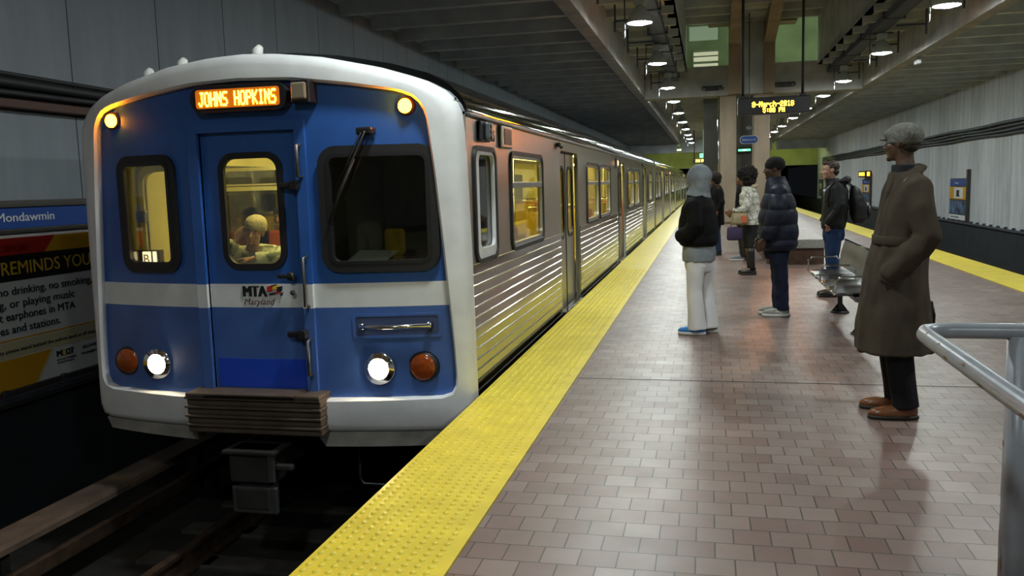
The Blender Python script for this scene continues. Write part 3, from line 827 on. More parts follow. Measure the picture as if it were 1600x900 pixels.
def build_car(t, ya, front):
    """body shell, sides, doors and lighted inside of one car; ya is the car's front end"""
    ye = ya+22.28
    ys = ya+.2 if front else ya
    holes = [rrect(ya+a, .97, ya+b_, 1.80, .09) for a, b_ in S_WINS] + [rrect(ya+a, .0, ya+b_, 1.92, (.002, .002, .09, .09)) for a, b_ in S_DOORS]
    if front: holes.append(rrect(ya+.40, .98, ya+1.02, 1.79, .09))
    else: holes.append(rrect(ya+.30, .97, ya+1.2, 1.80, .09))
    obj('body_side', side_plate([(ys, -.24), (ye, -.24), (ye, 2.06), (ys, 2.06)], holes, SX-.025), MT['steel'], t, angle=30)
    b = B(); b.box((XC-1.54, ys, -.24), (XC-1.50, ye, 2.06)); obj('body_side', b, MT['steel'], t)
    prof = [(1.545, 2.04), (1.552, 2.075), (1.54, 2.12), (1.50, 2.19), (1.41, 2.27), (1.27, 2.345), (1.0, 2.425), (.6, 2.505), (.25, 2.545), (0, 2.553)]
    poly = prof + [(-x, z) for x, z in reversed(prof[:-1])] + [(-1.48, 2.04), (-1.48, 2.16), (1.48, 2.16), (1.48, 2.04)]
    b = B(); b.prism([(XC+x, z) for x, z in poly], lambda a, c, q: (a, q, c), ys, ye)
    obj('roof', b, MT['steelroof'], t, angle=40)
    b = B(); b.box((SX-.005, ys+.02, 2.028), (SX+.028, ye-.02, 2.058), .008); b.box((SX-.005, ys, -.27), (SX+.02, ye, -.23), .005)
    obj('gutter', b, MT['steeld'], t)
    # fluted lower panels
    for a, c in FLUTES:
        b = B(); pr = [(SX-.01, -.235)]; z = -.235
        while z < .88:
            pr += [(SX+.006, z+.002), (SX+.006, z+.068), (SX+.012, z+.070), (SX+.0135, z+.074), (SX+.012, z+.0775)]; z += .0795
        pr += [(SX-.01, z)]
        b.prism(pr, lambda p, q, y: (p, y, q), ya+a, ya+c)
        obj('fluted_panel', b, MT['steelrib'], t, angle=25)
    # windows
    allw = S_WINS + ([(.40, 1.02)] if front else [(.30, 1.2)])
    for i, (a, c) in enumerate(allw):
        y0, y1 = ya+a, ya+c
        cab = front and i == len(allw)-1
        fr_ = side_plate(rrect(y0-.03, .94, y1+.03, 1.83, .11), [rrect(y0+.005, .975, y1-.005, 1.795, .085)], SX+.004, .022)
        f = obj('window', fr_, MT['rubber'], t, angle=30)
        fr_ = side_plate(rrect(y0, .972, y1, 1.798, .088), [rrect(y0+(.035 if not cab else .12), 1.015 if not cab else 1.05, y1-.03, 1.765, .07)], SX-.012, .03)
        obj('window_frame', fr_, MT['frame'] if not cab else MT['white'], f, angle=30)
        if not cab:
            b = B(); b.box((SX-.03, y0+.02, 1.50), (SX+.006, y1-.02, 1.555), .006); obj('transom', b, MT['frame'], f)
        b = B(); b.box((SX-.035, y0, .975), (SX-.030, y1, 1.795)); obj('pane', b, MT['glasss'] if not cab else MT['glassf'], f)
    # doors: two leaves set back in the opening
    for a, c in S_DOORS:
        y0, y1 = ya+a, ya+c; ym = (y0+y1)/2
        d = None
        for (p, q) in ((y0, ym), (ym, y1)):
            lf = side_plate([(p, .0), (q, .0), (q, 1.94), (p, 1.94)], [rrect(p+.17, .88, q-.13, 1.72, .1)], SX-.075, .03)
            lf = obj('side_door', lf, MT['steel'], t, angle=30)
            gk = side_plate(rrect(p+.14, .85, q-.10, 1.75, .12), [rrect(p+.17, .88, q-.13, 1.72, .1)], SX-.064, .02); obj('door_gasket', gk, MT['rubber'], lf, angle=30)
            b = B(); b.box((SX-.08, p+.16, .87), (SX-.075, q-.12, 1.73)); obj('pane', b, MT['glasss'], lf)
        b = B(); b.box((SX-.09, ym-.012, .0), (SX-.055, ym+.012, 1.9)); b.box((SX-.10, y0, -.04), (SX+.03, y1, .0)); b.box((SX-.1, y0, 1.9), (SX-.05, y1, 1.95)); obj('door_seal', b, MT['rubber'], t)
        b = B(); b.box((SX-.04, y0+.02, -.03), (SX+.045, y1-.02, .005), .005); obj('threshold', b, MT['chrome'], t)
        b = B(); b.box((SX, y0-.17, 1.95), (SX+.04, y0-.05, 2.0), .01); b.cyl((SX+.03, y0-.11, 1.96), (SX+.05, y0-.11, 1.94), .02, n=8); obj('door_light', b, MT['black'], t)
    # signal lamp between windows and second door
    b = B(); b.box((SX-.002, ya+10.45, 1.80), (SX+.03, ya+10.65, 1.99), .01); s = obj('status_lamp', b, MT['steeld'], t)
    b = B(); b.ball((SX+.03, ya+10.55, 1.895), (.02, .055, .055)); obj('lamp_lens', b, emit('pink-amber door lamp', (1, .45, .2), 3.0), s)
    # inside
    yi = ya+.35 if front else ya+.05
    b = B(); b.box((XC-1.48, yi, -.08), (XC+1.40, ye-.05, 0)); obj('car_floor', b, MT['carfloor'], t)
    yl = ya+1.45 if front else ya+.06
    b = B(); b.box((XC-1.48, yl, 2.10), (XC+1.45, ye-.05, 2.14)); obj('inner_ceiling', b, MT['liner'], t)
    wh = [rrect(ya+a, .97, ya+b_, 1.80, .09) for a, b_ in S_WINS]
    q = side_plate([(yi, 0), (ye-.05, 0), (ye-.05, 2.1), (yi, 2.1)], wh, XC-1.46, .03); obj('inner_wall', q, MT['liner'], t)
    b = B()
    for a, c in S_WINS: b.box((XC-1.485, ya+a, .95), (XC-1.48, ya+c, 1.82))
    obj('far_panes', b, MT['glassf'], t)
    b = B(); b.box((XC-1.48, ye-.1, 0), (XC+1.46, ye-.05, 2.1)); obj('end_bulkhead', b, MT['liner'], t)
    if not front: b = B(); b.box((XC-1.48, ya+.04, 0), (XC+1.46, ya+.08, 2.1)); obj('end_bulkhead', b, MT['liner'], t)
    b = B()
    for u in (-.62, .62): b.box((XC+u-.07, yl+.05, 2.075), (XC+u+.07, ye-.3, 2.10))
    obj('light_strip', b, MT['cabinlamp'], t)
    for (a, dirn, m_) in ((2.0, 1, 'seaty'), (2.85, 1, 'seatr'), (6.7, -1, 'seaty'), (7.6, -1, 'seaty'), (8.5, 1, 'seatr'), (13.2, 1, 'seaty'), (14.2, -1, 'seatr'), (15.2, -1, 'seaty')):
        for u in (.95, -.95):
            if front and u < 0 and a < 2.5: continue
            y = ya+a; b = B()
            b.box((XC+u-.42, y-.22, .40), (XC+u+.42, y+.22, .46), .02); b.box((XC+u-.42, y-.26*dirn-.03, .44), (XC+u+.42, y-.26*dirn+.03, 1.12), .028); b.box((XC+u-.1, y-.1, 0), (XC+u+.1, y+.1, .4))
            s = obj('seat', b, MT[m_], t)
            b = B(); b.tube([(XC+u-.36, y-.26*dirn, 1.08), (XC+u-.36, y-.26*dirn, 1.19), (XC+u+.36, y-.26*dirn, 1.19), (XC+u+.36, y-.26*dirn, 1.08)], .015, 8); obj('grab_bar', b, MT['chrome'], s)
    for y in (ya+3.8, ya+6.1, ya+10.4, ya+12.6, ya+16.8, ya+19.0):
        b = B(); b.tube([(XC+.55, y, 0), (XC+.55, y, 2.1)], .017, 8); obj('stanchion', b, MT['chrome'], t)
    # underframe and bogies
    b = B(); b.box((XC-1.35, ya+1.2, -.62), (XC+1.3, ye-.6, -.3), .02); b.box((XC-1.1, ya+6.5, -.95), (XC+1.2, ye-6.5, -.6), .03); obj('underframe', b, MT['under'], t)
    for yb in (ya+3.2, ye-3.6):
        b = B()
        for s in (-1, 1):
            b.box((XC+s*1.0-.09, yb-1.5, -.98), (XC+s*1.0+.09, yb+1.5, -.72), .03)
        bg_ = obj('bogie', b, MT['under'], t)
        for dy in (-1.05, 1.05):
            b = B(); b.cyl((XC-.85, yb+dy, TB+.60), (XC+.85, yb+dy, TB+.60), .07)
            for s in (-1, 1): b.cyl((XC+s*.69, yb+dy, TB+.60), (XC+s*.81, yb+dy, TB+.60), .39, n=28)
            obj('wheelset', b, MT['railsteel'], bg_)

car = thing('metro_train_car', 'blue and white nosed leading car of the stainless train arriving at the platform', 'train car', (XC, 5.8, TB+.21))
build_car(car, 5.77, True)
# white surround
ang = radial(OUT); ing = radial(INN)
def inset(o, d):
    out = []
    for (x, z) in o:
        l = math.hypot(x, z-1.1); out.append((x-x/l*d, z-(z-1.1)/l*d))
    return out
fy = lambda x: 5.55+.1*x*x
layers = [([(x*1.004, z) for x, z in ing], lambda x: fy(x)+.16), (inset(ing, -.0), lambda x: fy(x)+.02), (inset(ing, -.018), fy), (inset(ang, .085), fy), (inset(ang, .04), lambda x: fy(x)+.012), (inset(ang, .012), lambda x: fy(x)+.045),
          (ang, lambda x: fy(x)+.1), (inset(ang, -.002), lambda x: 5.93), (inset(ang, -.002), lambda x: 5.985), (inset(ang, .02), lambda x: 5.985)]
bb = B(); R_ = []
for o_, f_ in layers: R_.append([bb.bm.verts.new((XC+x, f_(x), z)) for x, z in o_])
n_ = len(ang)
for a, c in zip(R_, R_[1:]):
    for k in range(n_): bb.bm.faces.new((a[k], a[(k+1) % n_], c[(k+1) % n_], c[k]))
obj('nose_surround', bb, MT['white'], car, angle=40)
b = B()
for o_, f_ in (layers[8],): pass
obj_edge = []
# grimy apron under the surround, either side of the anticlimber
for s, u0, u1 in ((-1, -1.50, -.56), (1, .50, 1.50)):
    t = plate([(u0, -.34), (u1, -.34), (u1+.03*(s > 0), -.235), (u0-.03*(s < 0) - (.08 if s > 0 else 0), -.235)] if s > 0 else [(u0+.05, -.32), (u1, -.33), (u1, -.235), (u0, -.235)], [], .1)
    obj('apron', bend(t, 5.64), MT['bumper'], car)
# blue face
big = inset(ing, -.03)
LW = rrect(-1.165, .945, -.605, 1.825, .12); RW = rrect(.545, .94, 1.375, 1.835, .13)
def grow(r0, d): return rrect(r0[0]-d, r0[1]-d, r0[2]+d, r0[3]+d, r0[4]+d)
lwb, rwb = (-1.165, .945, -.605, 1.825, .12), (.545, .94, 1.375, 1.835, .13)
doorhole = [(-.385, .05), (.385, .05), (.385, 1.96), (-.385, 1.96)]
t = bend(plate(big, [grow(lwb, -.03), grow(rwb, -.03), doorhole], .035), 5.635, stripe=True)
obj('front_panel', t, [MT['blue'], MT['white'], MT['bluelo']], car, angle=35)
for nm, r0, th in (('front_window', lwb, .05), ('front_window', rwb, .055)):
    f = ring_part(nm, grow(r0, 0), grow(r0, -.062), 5.612, .05, MT['rubber'], car)
    ring_part('window_seal', grow(r0, -.055), grow(r0, -.08), 5.605, .045, MT['black'], f)
    ring_part('pane', grow(r0, -.06), None, 5.625, .006, MT['glassf'], f)
# raised door surround and the door
t = bend(plate([(-.47, .0), (.46, .0), (.46, 2.03), (-.47, 2.03)], [doorhole], .05, ), 5.612, stripe=True)
obj('door_surround', t, [MT['blue'], MT['white'], MT['bluelo']], car, angle=35)
dw = (-.245, .965, .265, 1.815, .13)
t = bend(plate([(-.40, .035), (.40, .035), (.40, 1.975), (-.40, 1.975)], [grow(dw, -.03)], .03), 5.655, stripe=True)
door = obj('front_door', t, [MT['blue'], MT['white'], MT['bluelo']], car, angle=35)
f = ring_part('door_window', grow(dw, 0), grow(dw, -.045), 5.636, .03, MT['rubber'], door)
ring_part('pane', grow(dw, -.04), None, 5.648, .006, MT['glassf'], f)
ring_part('repainted_patch', [(-.355, .085), (.355, .085), (.355, .30), (-.355, .30)], None, 5.6385, .003, MT['bluepatch'], door)
# small logo and words on the door
t = bold('MTA', .112, (XC-.112, 5.636, .768), (1, 0, 0), (0, 0, 1), .007, width=.185); obj('lettering', t, MT['dark'], door)
t = text_bm('Maryland', .066, (XC-.11, 5.636, .708), (1, 0, 0), (0, 0, 1), shear=.3, width=.25); obj('lettering', t, mat('brown-red print', (.12, .05, .05), .5), door)
for (a, z0, c, z1, m_) in ((.085, .80, .13, .85, 'pred'), (.13, .815, .175, .855, 'ptexty'), (.165, .80, .205, .845, 'ptext'), (.10, .775, .15, .80, 'ptext'), (.15, .785, .19, .812, 'pred'), (.19, .77, .207, .80, 'ptext'), (.12, .84, .16, .858, 'ptext')):
    b = B(); b.prism([(XC+a, z0), (XC+c, z0+.008), (XC+c+.006, z1), (XC+a+.004, z1-.008)], lambda p, q, y: (p, y, q), 5.632, 5.639); obj('flag_emblem', b, MT[m_], door)
b = B(); b.box((XC+.21, 5.56, .905), (XC+.335, 5.585, .935), .01); b.cyl((XC+.31, 5.60, .92), (XC+.31, 5.57, .92), .03); obj('door_handle', b, MT['black'], door)
b = B(); b.cyl((XC+.31, 5.603, .80), (XC+.31, 5.59, .80), .018); obj('door_lock', b, MT['steeld'], door)
for z in (1.57, .5):
    b = B(); b.box((XC+.26, 5.565, z-.025), (XC+.42, 5.60, z+.02), .012); b.box((XC+.355, 5.55, z-.04), (XC+.415, 5.60, z+.035), .012); obj('door_hinge', b, MT['black'], door)
for z0, z1 in ((.70, 1.06), (.20, .46), (1.62, 1.85)):
    b = B(); b.tube([(XC+.43, 5.60, z0), (XC+.43, 5.545, z0+.01), (XC+.43, 5.545, z1-.01), (XC+.43, 5.60, z1)], .013, 10); obj('grab_rail', b, MT['steeld'], car)
for u, z0, z1 in ((-.43, .72, .73), (.43, 1.10, 1.16)):
    pass
# destination sign
b = B(); b.prism([(XC+x, z) for x, z in rrect(-.36, 2.095, .385, 2.285, .085)], lambda p, q, y: (p, y, q), 5.525, 5.64); ds = obj('destination_sign', b, MT['black'], car)
b = B(); b.prism([(XC+x, z) for x, z in rrect(-.315, 2.125, .335, 2.255, .02)], lambda p, q, y: (p, y, q), 5.521, 5.526); obj('display_face', b, MT['ledglow'], ds)
b = B(); leds(b, 'JOHNS HOPKINS', XC-.29, 2.138, .60, .10, 5.5205, fill=.9); obj('lettering', b, MT['led'], ds)
b = B(); b.box((XC+.43, 5.50, 2.155), (XC+.54, 5.62, 2.27), .012); cb = obj('camera_box', b, mat('tan camera box', (.24, .20, .14), .5), car)
b = B(); b.box((XC+.42, 5.52, 2.13), (XC+.56, 5.66, 2.29), .01); obj('mount', b, MT['black'], cb)
# marker lights, headlights, indicators
for s in (-1, 1):
    u = s*1.175; y = 5.635+.1*u*u
    b = B(); b.cyl((XC+u, y+.0, 2.095), (XC+u, y-.045, 2.095), .068, .060, 24); ml = obj('marker_light', b, MT['amberoff'], car)
    b = B(); b.ball((XC+u, y-.045, 2.095), (.050, .022, .050)); obj('lamp_lens', b, MT['amber'], ml)
    u = s*.91; y = 5.635+.1*u*u
    b = B(); b.cyl((XC+u, y+.01, .235), (XC+u, y-.045, .235), .122, .115, 32); hl = obj('headlight', b, MT['chrome'], car)
    b = B(); b.ball((XC+u+.0, y-.035, .235), (.085, .025, .085)); obj('lamp_lens', b, MT['head'], hl)
    u = s*1.22; y = 5.635+.1*u*u
    b = B(); b.cyl((XC+u, y+.01, .24), (XC+u, y-.04, .24), .118, .108, 32); il = obj('indicator_light', b, MT['rubber'], car)
    b = B(); b.ball((XC+u, y-.035, .24), (.098, .03, .098), 24, 14); obj('lamp_lens', b, MT['amberoff'], il)
# recessed coupler-cable pocket with a bar
t = bend(plate(rrect(.73, .455, 1.36, .635, .025), [rrect(.75, .475, 1.34, .615, .02)], .03), 5.625); pk = obj('cable_pocket', t, MT['bluelo'], car)
t = bend(plate(rrect(.745, .47, 1.345, .62, .02), [], .006), 5.617); obj('pocket_back', t, mat('dark pocket blue', (.045, .07, .17), .5), pk)
b = B(); b.tube([(XC+.80, 5.70, .545), (XC+.80, 5.65, .545), (XC+1.0, 5.66, .542), (XC+1.28, 5.72, .55), (XC+1.29, 5.79, .55)], .016, 10); b.ball((XC+.80, 5.67, .545), .028); b.ball((XC+1.28, 5.74, .55), .028); obj('bar_handle', b, MT['chrome'], pk)
# wiper on the right-hand window
b = B(); b.tube([(XC+.93, 5.66, 1.93), (XC+.92, 5.60, 1.92), (XC+.71, 5.60, 1.52), (XC+.67, 5.605, 1.42)], .008, 8); b.tube([(XC+.90, 5.66, 1.93), (XC+.89, 5.60, 1.91), (XC+.68, 5.60, 1.52)], .007, 8)
b.box((XC+.85, 5.60, 1.90), (XC+.97, 5.70, 1.955), .015)
wp = obj('wiper_arm', b, MT['black'], car)
b = B(); b.tube([(XC+.83, 5.608, 1.74), (XC+.70, 5.60, 1.48), (XC+.62, 5.60, 1.30)], .010, 8); obj('wiper_blade', b, MT['rubber'], wp)
# roof lugs
for u, z in ((-1.0, 2.435), (-.70, 2.495), (-.06, 2.55)):
    b = B(); b.tube([(XC+u, 5.98, z-.03), (XC+u, 5.98, z+.03), (XC+u+.03, 5.97, z+.055)], [.045, .04, .025], 12); obj('roof_lug', b, mat('pale lug', (.8, .8, .8), .4), car)
# anticlimber and its tread plate
b = B(); b.box((XC-.53, 5.45, .045), (XC+.54, 5.66, .075), .008)
b.box((XC-.36, 5.40, .075), (XC+.36, 5.6, .085))
for k in range(4):
    z = .04-k*.068
    b.box((XC-.54, 5.48, z-.066), (XC+.535, 5.7, z-.012), .012); b.box((XC-.545, 5.455, z-.014), (XC+.54, 5.7, z+.004), .004)
obj('anticlimber', b, MT['brown'], car)
# coupler
b = B(); b.box((XC-.19, 5.42, -.58), (XC+.17, 5.62, -.33), .02); b.box((XC-.22, 5.38, -.355), (XC+.2, 5.66, -.33), .005); b.box((XC-.1, 5.5, -.56), (XC+.1, 7, -.38), .02); b.box((XC-.14, 5.40, -.78), (XC+.14, 5.55, -.60), .02)
b.box((XC+.17, 5.44, -.48), (XC+.3, 5.5, -.44), .01)
cp = obj('coupler', b, MT['under'], car)
b = B(); b.box((XC-.17, 5.405, -.80), (XC+.19, 5.44, -.60), .01); obj('coupler_plate', b, MT['steeld'], cp)
b = B(); b.box((XC+.13, 5.40, -.56), (XC+.185, 5.42, -.35), .008); obj('coupler_hook', b, MT['steeld'], cp)
b = B(); b.tube([(-2.77, 6.3, -.3), (-2.78, 6.3, -.82), (-2.75, 6.3, -.865), (-2.0, 6.3, -.87), (-1.96, 6.3, -.83), (-1.95, 6.3, -.3)], .012, 8); obj('step_loop', b, MT['steeld'], car)
# side equipment behind the nose on the platform side
b = B(); b.box((SX, 6.31, 1.865), (SX+.025, 6.60, 2.02), .012); pl = obj('signal_plate', b, MT['black'], car)
b = B(); b.box((SX+.025, 6.40, 1.87), (SX+.06, 6.56, 2.015), .02)
hs = obj('signal_housing', b, MT['steeld'], pl)
for z in (1.90, 1.943, 1.986):
    b = B(); b.cyl((SX+.058, 6.48, z), (SX+.066, 6.48, z), .02); obj('lamp_lens', b, MT['black'], hs)
b = B(); b.box((SX, 6.98, 1.84), (SX+.03, 7.36, 2.025), .012); sd = obj('side_display', b, MT['steel'], car)
b = B(); b.box((SX+.03, 7.05, 1.87), (SX+.034, 7.31, 2.0)); obj('display_face', b, MT['black'], sd)
obj('lettering', text_bm('45', .13, (SX+.002, 6.70, 1.88), (0, 1, 0), (0, 0, 1), off=0), MT['dark'], car)
# inside the nose: cab on the right, gangway and ledge in the middle, partition on the left
b = B(); b.box((XC+.42, 5.80, 0), (XC+.45, 7.15, 2.14)); b.box((XC+.42, 7.12, 0), (XC+1.48, 7.18, 2.14)); b.box((XC+.42, 5.9, 2.08), (XC+1.48, 7.15, 2.14)); obj('cab_partition', b, MT['linerd'], car)
b = B(); b.box((XC+.47, 5.80, .70), (XC+1.35, 6.12, .985), .02); cs = obj('cab_console', b, MT['linerd'], car)
b = B(); b.box((XC+.62, 5.84, 1.02), (XC+.95, 6.06, 1.03), .002, Matrix.Rotation(-.2, 3, 'Z') @ Matrix.Rotation(.35, 3, 'X')); obj('papers', b, mat('pale papers', (.75, .78, .78), .6), cs)
b = B(); b.box((XC+.62, 6.62, .98), (XC+.80, 6.68, 1.2), .03); b.box((XC+.52, 6.3, .5), (XC+.98, 6.72, .56), .02); b.box((XC+.7, 6.45, 0), (XC+.8, 6.55, .5)); obj('operator_seat', b, MT['seaty'], car)
b = B(); b.box((XC-.40, 5.78, .90), (XC+.40, 6.16, .955), .01); b.box((XC-.40, 6.08, 0), (XC+.4, 6.14, .9)); obj('ledge', b, MT['linerd'], car)
pt = plate([(-1.46, 0), (-.74, 0), (-.74, 2.12), (-1.46, 2.12)], [rrect(-1.38, .85, -1.02, 1.72, .1)], .04)
bmesh.ops.translate(pt, verts=pt.verts, vec=(XC, 6.36, 0)); pp = obj('partition', pt, MT['liner'], car)
pt = plate(rrect(-1.43, .80, -.97, 1.77, .13), [rrect(-1.38, .85, -1.02, 1.72, .1)], .05)
bmesh.ops.translate(pt, verts=pt.verts, vec=(XC, 6.34, 0)); obj('partition_frame', pt, mat('bright yellow trim', (.85, .75, .25), .5), pp)
b = B(); b.box((XC-1.44, 6.29, 1.30), (XC-1.36, 6.34, 1.40), .01); obj('latch', b, MT['steeld'], pp)
b = B(); b.box((XC-.5, 5.95, 2.07), (XC-1.42, 6.33, 2.1)); b.box((XC-.42, 6.0, 2.09), (XC+.42, 7.3, 2.14)); b.box((XC-.3, 6.6, 1.93), (XC+.3, 6.64, 1.97)); obj('overhead_rail', b, MT['liner'], car)
b = B(); b.box((XC-1.46, 7.48, 1.735), (XC-.1, 7.52, 1.765)); b.box((XC-1.46, 7.48, 1.545), (XC-.1, 7.52, 1.585)); b.box((XC-1.46, 7.48, 1.595), (XC-.1, 7.52, 1.61)); obj('cross_rail', b, mat('bright cream rail', (.9, .85, .5), .4), car)
b = B(); b.box((XC-.2, 6.15, 2.07), (XC+.2, 6.9, 2.09)); obj('light_strip', b, MT['cabinlamp'], car)
b = B(); b.box((-4.375, 5.80, .975), (-4.13, 5.86, 1.105), .006); rs = obj('number_sign', b, mat('sign box brown', (.08, .05, .02), .6), car)
nl = emit('number sign light', (1, .82, .5), 3.2)
b = B(); b.box((-4.365, 5.795, .985), (-4.335, 5.80, 1.095)); b.box((-4.275, 5.795, .985), (-4.205, 5.80, 1.095)); b.box((-4.185, 5.795, .985), (-4.155, 5.80, 1.095)); obj('lit_cells', b, nl, rs)
obj('lettering', text_bm('B', .1, (-4.24, 5.79, 1.005), (1, 0, 0), (0, 0, 1), 'CENTER', off=0), mat('orange print', (.6, .12, .01), .6), rs)

car2 = thing('metro_train_car', 'second stainless car of the train, behind the blue nosed one', 'train car', (XC, 28.5, TB+.21))
build_car(car2, 28.55, False)
for k, lb in ((1, 'third stainless car of the train, far down the platform'), (2, 'farthest stainless car of the train, at the tunnel mouth')):
    dup(car2, (0, 22.8*k, 0), lb)
# ------------------------------------------------------------------ furniture of the platform
def perforated():
    m, nt, b = newmat('perforated seat metal'); setp(b, (.30, .32, .34), .3, .9)
    N, L = nt.nodes, nt.links
    tc = N.new('ShaderNodeTexCoord'); v = N.new('ShaderNodeTexVoronoi'); v.inputs['Scale'].default_value = 45; v.inputs['Randomness'].default_value = 0
    L.new(tc.outputs['Object'], v.inputs['Vector'])
    r = N.new('ShaderNodeValToRGB'); r.color_ramp.elements[0].position = .32; r.color_ramp.elements[1].position = .40
    r.color_ramp.elements[0].color = (.02, .02, .02, 1); r.color_ramp.elements[1].color = (.34, .36, .38, 1)
    L.new(v.outputs['Distance'], r.inputs[0]); L.new(r.outputs[0], b.inputs['Base Color'])
    return m
MT['perf'] = perforated()
t = thing('metal_bench', 'perforated metal bench with four seats beside the man in the long coat', 'bench', (1.4, 9.4, 0))
BY0, BY1 = 8.3, 10.5
w_ = (BY1-BY0)/4
for k in range(4):
    y0 = BY0+k*w_+.01; y1 = y0+w_-.02
    b = B(); n = 12; vs = []; fs = []
    for i in range(n+1):
        for j in range(n+1):
            u, v = i/n, j/n
            dish = -.035*(math.sin(PI*u)*math.sin(PI*v))**.7 - .02*max(0, .15-u)/.15
            vs.append((1.14+u*.44, y0+v*(y1-y0), .455+dish))
    for i in range(n):
        for j in range(n): fs.append((i*(n+1)+j, (i+1)*(n+1)+j, (i+1)*(n+1)+j+1, i*(n+1)+j+1))
    b.raw(vs, fs); r_ = bmesh.ops.extrude_face_region(b.bm, geom=b.bm.faces[:]); bmesh.ops.translate(b.bm, verts=[g for g in r_['geom'] if isinstance(g, bmesh.types.BMVert)], vec=(0, 0, -.008))
    s = obj('seat', b, MT['perf'], t, angle=40)
    b = B(); b.tube([(1.14, y0, .455), (1.13, (y0+y1)/2, .45), (1.14, y1, .455)], .010, 8)
    obj('seat_rim', b, MT['chrome'], s)
b = B(); n = 10; vs = []
for i in range(n+1):
    for y in (BY0+.02, BY1-.02):
        z = .50+.29*i/n; vs.append((1.50+.05*(i/n)-.02*math.sin(PI*i/n), y, z))
b.raw(vs, [(2*i, 2*i+1, 2*i+3, 2*i+2) for i in range(n)]); r_ = bmesh.ops.extrude_face_region(b.bm, geom=b.bm.faces[:]); bmesh.ops.translate(b.bm, verts=[g for g in r_['geom'] if isinstance(g, bmesh.types.BMVert)], vec=(.012, 0, 0))
obj('backrest', b, mat('bench back metal', (.36, .37, .36), .32, .85, var=.15, scale=3), t, angle=40)
b = B(); b.tube([(1.555, BY0+.01, .795), (1.555, BY1-.01, .795)], .012, 8); obj('backrest_rim', b, MT['chrome'], t)
for y in (BY0, BY0+2*w_, BY1):
    b = B(); b.tube([(1.15, y, .45), (1.15, y, .56), (1.20, y, .60), (1.46, y, .60), (1.50, y, .56), (1.50, y, .45)], .010, 8); obj('armrest', b, MT['chrome'], t)
b = B(); b.box((1.33, BY0+.03, .36), (1.39, BY1-.03, .41), .008)
for k in range(4): b.box((1.22, BY0+(k+.5)*w_-.02, .39), (1.52, BY0+(k+.5)*w_+.02, .425), .004)
obj('beam', b, MT['steeld'], t)
for y in (8.7, 10.1):
    b = B(); b.box((1.425, y-.03, .02), (1.475, y+.03, .40), .01); b.tube([(1.45, y, 0), (1.45, y, .015)], .10, 20)
    b.prism([(1.36, .015), (1.54, .015), (1.48, .10), (1.42, .10)], lambda p, q, s: (p, s, q), y-.006, y+.006)
    obj('leg', b, MT['dark'], t)

t = thing('stone_bench', 'low square bench block with grey stone slab on dark brick, behind the man in navy', 'bench', (1.5, 17.2, 0))
b = B(); b.box((.98, 15.8, .28), (2.05, 18.7, .44), .012); obj('slab', b, MT['granite'], t)
b = B(); b.box((1.03, 15.86, 0), (2.0, 18.64, .28)); obj('base', b, MT['brownbrick'], t)

t = thing('handrail', 'chipped grey tubular handrail corner nearest the camera', 'railing', (1.0, 3.05, 0))
b = B()
b.tube([(.69, -.6, 1.0), (.69, 2.9, 1.0), (.692, 2.98, 1.0), (.705, 3.025, 1.0), (.74, 3.05, 1.0), (.80, 3.06, 1.0), (3.1, 3.06, 1.0)], .0265, 20); obj('top_rail', b, MT['tube'], t)
for x, y in ((1.005, 3.06), (.69, .9), (2.6, 3.06)):
    b = B(); b.cyl((x, y, 0), (x, y, .985), .043 if y > 3 else .04, n=24); b.cyl((x, y, 0), (x, y, .012), .09, n=24); p_ = obj('post', b, MT['tube'], t)
    if x == 1.005:
        for (a, z, h, w2) in ((2.75, .28, .07, .35), (2.8, .45, .02, .2), (3.4, .2, .03, .2), (3.1, .62, .012, .3)):
            b = B(); vs = []
            for i in range(7):
                for j in range(2):
                    q = a+(i/6-.5)*w2*2*.5; vs.append((x+.0436*math.cos(q+PI*.0), y+.0436*math.sin(q), z+(j-.5)*h*(1-.5*abs(i-3)/3)*2))
            b.raw(vs, [(2*i, 2*i+1, 2*i+3, 2*i+2) for i in range(6)]); obj('paint_chip', b, MT['tubechip'], p_)
for (y, a, l) in ((2.62, 3.3, .05), (2.45, 2.7, .03), (2.72, 2.4, .02), (2.3, 3.6, .06), (2.0, 3.4, .05), (2.88, 2.2, .02)):
    b = B(); vs = []
    for i in range(5):
        q = a+(i/4-.5)*.35; k_ = (1-.7*abs(i-2)/2)*l/2
        for j in (-1, 1): vs.append((.69+.027*math.cos(q), y+j*k_, 1.0+.027*math.sin(q)))
    b.raw(vs, [(2*i, 2*i+1, 2*i+3, 2*i+2) for i in range(4)]); obj('paint_chip', b, MT['tubechip'], t)

